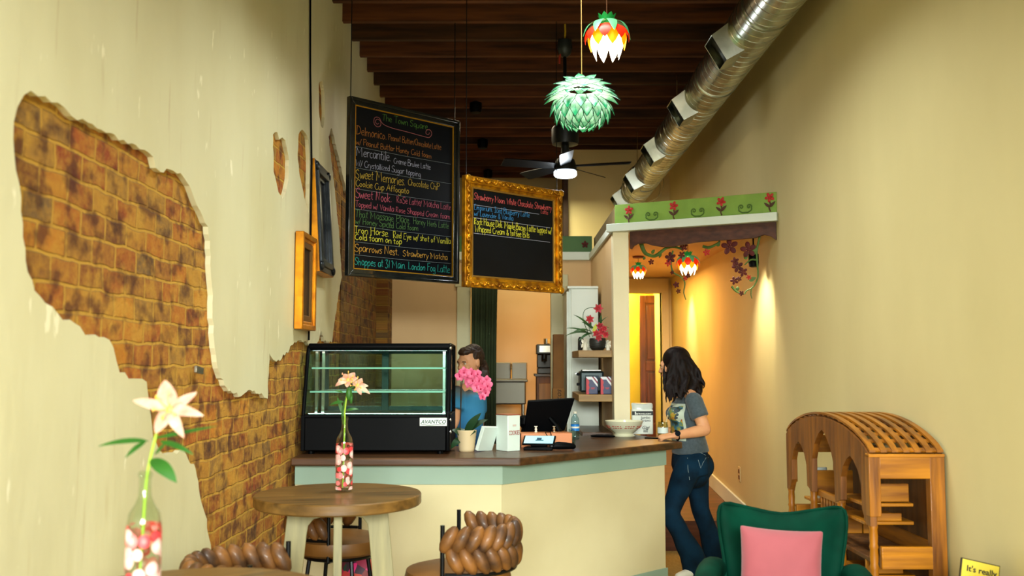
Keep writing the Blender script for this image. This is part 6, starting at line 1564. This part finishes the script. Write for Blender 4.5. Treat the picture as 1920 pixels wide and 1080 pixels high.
# printed panel following the shirt front
import mathutils
bvh = mathutils.bvhtree.BVHTree.FromPolygons([v.co.copy() for v in sh_me.vertices], [tuple(p.vertices) for p in sh_me.polygons])
def on_shirt(u, v, lift=.002):
    """u across the chest (-1..1), v up 0..1; dropped on the cloth from the front"""
    o = P_['chest'] + sd * (u * .085 + .035) + Vector((0, 0, (v - .72) * .26)) + fd * .5
    h = bvh.ray_cast(o, -fd, 1.0)
    return (h[0] + fd * lift) if h[0] else o - fd * .36
def panel(u0, u1, v0, v1, lift, m, nm, n=12):
    b = B(); b.sheet(lambda a, c: on_shirt(u0 + (u1 - u0) * a, v0 + (v1 - v0) * c, lift), n, n); return obj(nm, b, m, shirt, smooth=80)
panel(-1, 1, 0, 1, .002, mat('print_border', '#b9c6b4', .8), 'shirt_print')
def printm():
    m = mat('print_picture', '#3a6a7a', .8); nt = m.node_tree; n = nt.nodes; L = nt.links
    v = n.new('ShaderNodeTexNoise'); v.inputs['Scale'].default_value = 16; tc = n.new('ShaderNodeTexCoord'); L.new(tc.outputs['Object'], v.inputs[0])
    r = n.new('ShaderNodeValToRGB'); e = r.color_ramp.elements; e[0].position = .35; e[0].color = lin('#2a3a30'); e[1].position = .7; e[1].color = lin('#9a4a20')
    for q, c in ((.44, '#2f6a86'), (.52, '#7f8a3a'), (.6, '#b8922e')): x = e.new(q); x.color = lin(c)
    L.new(v.outputs[0], r.inputs[0]); L.new(r.outputs[0], n['Principled BSDF'].inputs['Base Color']); return m
panel(-.85, .85, .06, .94, .0035, printm(), 'shirt_print')
# jeans
M_jean = mat('dark_denim', '#08273c', .9, col2='#041623', scale=7, bump=.15, bscale=60, spec=.15)
b = B()
b.tube([J(1294, 838, 6.92), J(1294, 856, 6.92), J(1295, 872, 6.92), J(1296, 888, 6.92)], [.140, .160, .172, .165], 24, flat=[.115, .125, .132, .12], up=tuple(fd))
def leg(h_, k_, a_, toe):
    b.tube([h_, h_.lerp(k_, .3), h_.lerp(k_, .7), k_], [.092, .088, .072, .064], 20, round_=True)
    c1 = k_.lerp(a_, .4); e = Vector((a_.x, a_.y, .035)) + toe * .02
    b.tube([k_, c1, k_.lerp(a_, .75), e], [.064, .066, .082, .105], 20, flat=[.064, .062, .070, .085], up=(0, 1, 0))
leg(hipN, kneeN, ankN, Vector((-.3, 0, 0))); leg(hipF, kneeF, ankF, Vector((.5, 0, 0)))
b.ball(J(1320, 872, 6.93), (.07, .11, .09)); b.ball(J(1298, 892, 6.92), (.12, .13, .09))
je_me = voxel(b, .008, 6, .6, .007, 8); jeans = meobj('jeans', je_me, M_jean, ps)
bvj = mathutils.bvhtree.BVHTree.FromPolygons([v.co.copy() for v in je_me.vertices], [tuple(p.vertices) for p in je_me.polygons])
def on_jean(px, py, lift=.002):
    o = Vector((0, 0, EYE)); d = (at(px, py, 6.9) - o).normalized(); h = bvj.ray_cast(o, d, 20); return (h[0] - d * lift) if h[0] else at(px, py, 6.75)
M_stitch = mat('stitching', '#8aa0a4', .7)
b = B(); b.tube([on_jean(*p) for p in ((1304, 848), (1314, 849), (1322, 853), (1328, 858))], .0015, 5); b.tube([on_jean(*p) for p in ((1309, 862), (1314, 878), (1318, 868), (1324, 858))], .0015, 5); obj('pocket_stitching', b, M_stitch, jeans)
b = B(); b.tube([on_jean(*p) for p in ((1289, 858), (1290, 880), (1293, 900))], .0014, 5); obj('side_seam', b, M_stitch, jeans)
b = B(); b.ball(on_jean(1285, 847, .0), .007, None, 10, 6); obj('rivet', b, M_chrome, jeans)
# shoes
M_shoe = mat('white_shoe', '#dcdccc', .6)
for a_, d_ in ((ankN, Vector((-.85, -.45, 0))), (ankF, Vector((-.75, -.35, 0)))):
    d_.normalize(); b = B(); c = Vector((a_.x, a_.y, 0))
    b.tube([c - d_ * .065 + Vector((0, 0, .045)), c + Vector((0, 0, .05)), c + d_ * .08 + Vector((0, 0, .04)), c + d_ * .165 + Vector((0, 0, .03))], [.034, .040, .044, .032], 16, flat=[.042, .046, .036, .026], up=(0, 0, 1), round_=True)
    for v in b.bm.verts: v.co.z = max(v.co.z, .002)
    obj('shoe', b, M_shoe, ps, smooth=70)
# watch
wN = P_['wrN'].lerp(P_['elN'], .06); ax = (P_['elN'] - P_['wrN']).normalized()
b = B(); up_ = Vector((0, 0, 1)); up_ = (up_ - ax * up_.dot(ax)).normalized(); b.tube([wN + (ax.cross(up_) * math.cos(t_) + up_ * math.sin(t_)) * .031 for t_ in [2 * PI * k / 20 for k in range(20)]], .008, 8, flat=.003, close=True)
wt = obj('watch', b, M_black, ps)
qd = (Vector((0, -.9, .45))).normalized(); b = B(); b.cyl(wN + qd * .030, wN + qd * .039, .019, seg=24); obj('watch_face', b, mat('watch_glass', '#101820', .1), wt)
# hair
def hair(ps, m, M, strands, name='hair', base=True, seed=1, vox=.007, extra=None):
    rg = random.Random(seed); b = B()
    b.T = M; b.ball((0, .030, .138), (.088, .108, .104), None, 24, 16); b.T = Matrix.Identity(4)
    if extra: extra(b)
    me = voxel(b, vox, 3, .5, .006, 22)
    return me
M_hair = mat('dark_hair', '#0c0808', .5, col2='#1a0f0e', scale=26, stretch=(4, 4, .5), bump=.2, spec=.16)
b = B(); rg = random.Random(2)
b.T = MH; b.ball((0, .032, .140), (.090, .104, .103), None, 24, 16); b.ball((0, .05, .06), (.10, .075, .11), None, 20, 14); b.T = Matrix.Identity(4)
def strand(px0, py0, Y0_, px1, py1, Y1_, px2, py2, Y2_, r):
    p0, p1, p2 = J(px0, py0, Y0_), J(px1, py1, Y1_), J(px2, py2, Y2_); pts = []
    ph = rg.uniform(0, 6)
    for i in range(14):
        t = i / 13; p = p0 * (1 - t) ** 2 + p1 * 2 * t * (1 - t) + p2 * t * t
        w_ = .010 * t; p = p + Vector((math.sin(ph + t * 14) * w_, math.cos(ph * 1.3 + t * 12) * w_, 0)); pts.append(p)
    b.tube(pts, [r * (.9 + .3 * math.sin(PI * min(1, i / 13 + .1))) * (1 - .65 * max(0, i / 13 - .8) / .2) for i in range(14)], 8, round_=True)
for k in range(34):
    t = k / 33
    x2 = 1251 + 68 * t + rg.uniform(-3, 3); y2 = (752 - 14 * t if t < .5 else 742 - 8 * t) + rg.uniform(-6, 5)
    strand(1262 + 30 * t, 668 + 6 * abs(t - .4), 6.93 - .05 * (k % 2), 1248 + 66 * t ** .8, 700, 6.86 - .02 * (k % 3), x2, y2, 6.86 + .06 * (k % 3) - .10 * (t < .6) - .05, .015)
for x2, y2 in ((1246, 730), (1250, 742), (1248, 748)): strand(1246, 682, 6.86, 1243, 705, 6.84, x2, y2, 6.83, .006)
b.ball(J(1284, 725, 6.9), (.10, .10, .09)); b.ball(J(1296, 738, 6.9), (.075, .10, .05))
meobj('hair', voxel(b, .006, 5, .5, .002, 18), M_hair, ps)

# ---------------- the barista behind the display case
pb = thing('person', 'woman with brown ponytail and blue tie-dye t-shirt working behind the display case', 'person', (0, 0, 0))
hc = J(884, 706, 7.0); MB_ = facing(hc, (-.66, -.72, -.20))
nk = J(888, 718, 7.05); ch = J(874, 765, 7.05); wa = J(872, 815, 7.05); hp = J(874, 858, 7.05)
sA = J(856, 738, 6.95); sB = J(896, 738, 7.2); eA = J(851, 790, 6.88); wA = J(838, 820, 6.75); eB = J(898, 795, 7.3); wB = J(880, 830, 7.1)
b = B(); head_shapes(b, MB_)
f2 = Vector((-.8, -.55, 0)).normalized()
b.tube([hp, wa, ch, nk - Vector((0, 0, .04)), nk], [.14, .12, .14, .11, .05], 20, flat=[.10, .09, .10, .08, .05], up=tuple(f2), round_=True)
b.tube([sA, nk + Vector((0, 0, -.02)), sB], [.045, .05, .045], 14, round_=True)
for a, e, w_, s_ in ((sA, eA, wA, 1), (sB, eB, wB, -1)):
    b.tube([a, a.lerp(e, .5), e], [.05, .048, .040], 14, round_=True); b.tube([e, e.lerp(w_, .4), w_], [.041, .038, .026], 14, round_=True)
    hand(b, w_, (w_ - e), (0, 0, 1), .5, .95, s_)
for x in (-.09, .09):
    t0 = hp + Vector((x, 0, -.02)); b.tube([t0, Vector((t0.x, t0.y, .48)), Vector((t0.x, t0.y, .08))], [.08, .055, .036], 14, round_=True)
meobj('body', voxel(b, .006, 4, .5), M_skin2, pb); face_parts(MB_, pb)
b = B()
b.tube([J(872, 862, 7.05), wa, ch, J(879, 738, 7.05), J(883, 726, 7.05)], [.165, .150, .162, .150, .08], 26, flat=[.13, .12, .13, .105, .06], up=tuple(f2))
for a, e in ((sA, eA), (sB, eB)): b.ball(a, .062); b.tube([a, a.lerp(e, .6)], [.062, .066], 16)
me = voxel(b, .008, 6, .6, .007, 9)
M_tie = mat('tie_dye', '#2f6f9e', .85, col2='#1f5a8c', scale=6); nt = M_tie.node_tree; n = nt.nodes; L = nt.links
tc = n.new('ShaderNodeTexCoord'); sx = n.new('ShaderNodeSeparateXYZ'); L.new(tc.outputs['Object'], sx.inputs[0])
nz = n.new('ShaderNodeTexNoise'); nz.inputs['Scale'].default_value = 9; L.new(tc.outputs['Object'], nz.inputs[0])
ma = n.new('ShaderNodeMath'); ma.operation = 'MULTIPLY_ADD'; ma.inputs[1].default_value = .10; L.new(nz.outputs[0], ma.inputs[0]); L.new(sx.outputs['Z'], ma.inputs[2])
r = n.new('ShaderNodeValToRGB'); e = r.color_ramp.elements
mr = n.new('ShaderNodeMapRange'); mr.inputs[1].default_value = 1.0; mr.inputs[2].default_value = 1.45; L.new(ma.outputs[0], mr.inputs[0]); L.new(mr.outputs[0], r.inputs[0])
e[0].color = lin('#1b4a78'); e[1].color = lin('#3a2a22'); e[1].position = .84
for q_, c_ in ((.35, '#3382b4'), (.62, '#3a8ab8'), (.72, '#5f7078')): x = e.new(q_); x.color = lin(c_)
L.new(r.outputs[0], n['Principled BSDF'].inputs['Base Color'])
meobj('t_shirt', me, M_tie, pb)
b = B()
b.tube([J(872, 850, 7.05), hp, hp - Vector((0, 0, .08))], [.15, .165, .16], 20, flat=[.12, .13, .12], up=tuple(f2))
for x in (-.09, .09):
    t0 = hp + Vector((x, 0, -.02)); b.tube([t0, Vector((t0.x, t0.y, .48)), Vector((t0.x, t0.y, .07))], [.092, .07, .06], 16)
meobj('trousers', voxel(b, .009, 5, .6), mat('black_trousers', '#15171a', .85), pb)
for x in (-.09, .09):
    c = Vector((hp.x + x, hp.y, 0)); b = B(); b.tube([c + Vector((.04, .04, .04)), c + Vector((0, 0, .045)), c + Vector((-.07, -.05, .038)), c + Vector((-.13, -.09, .028))], [.034, .04, .042, .032], 14, flat=[.038, .042, .034, .026], up=(0, 0, 1), round_=True)
    for v in b.bm.verts: v.co.z = max(v.co.z, .002)
    obj('shoe', b, M_black, pb, smooth=70)
M_hair2 = mat('brown_hair', '#20120b', .5, col2='#38200f', scale=28, stretch=(4, 4, .6), bump=.5)
b = B(); b.T = MB_
b.ball((0, .045, .140), (.080, .090, .092), None, 24, 16); b.ball((0, -.006, .188), (.062, .074, .036), None, 18, 12); b.ball((.058, .030, .145), (.022, .055, .045), None, 12, 8); b.ball((-.058, .030, .145), (.022, .055, .045), None, 12, 8)
b.T = Matrix.Identity(4)
rg = random.Random(4)
for k in range(16):
    o = Vector((rg.uniform(-.02, .02), rg.uniform(-.02, .02), rg.uniform(-.015, .015)))
    strand_p = sm([J(897, 678, 7.06) + o * .5, J(903, 680, 7.08) + o, J(908, 692, 7.10) + o * 1.2, J(909, 712, 7.10) + o * 1.4, J(904, 728, 7.10) + o * 1.3], 4)
    b.tube(strand_p, [.016 * (1 - .6 * i / len(strand_p)) for i in range(len(strand_p))], 7, round_=True)
meobj('hair', voxel(b, .005, 2, .4, .003, 70), M_hair2, pb)
b = B(); b.T = MB_; b.ball((.078, -.002, .066), .005, None, 8, 6); obj('earring', b, M_chrome, pb)
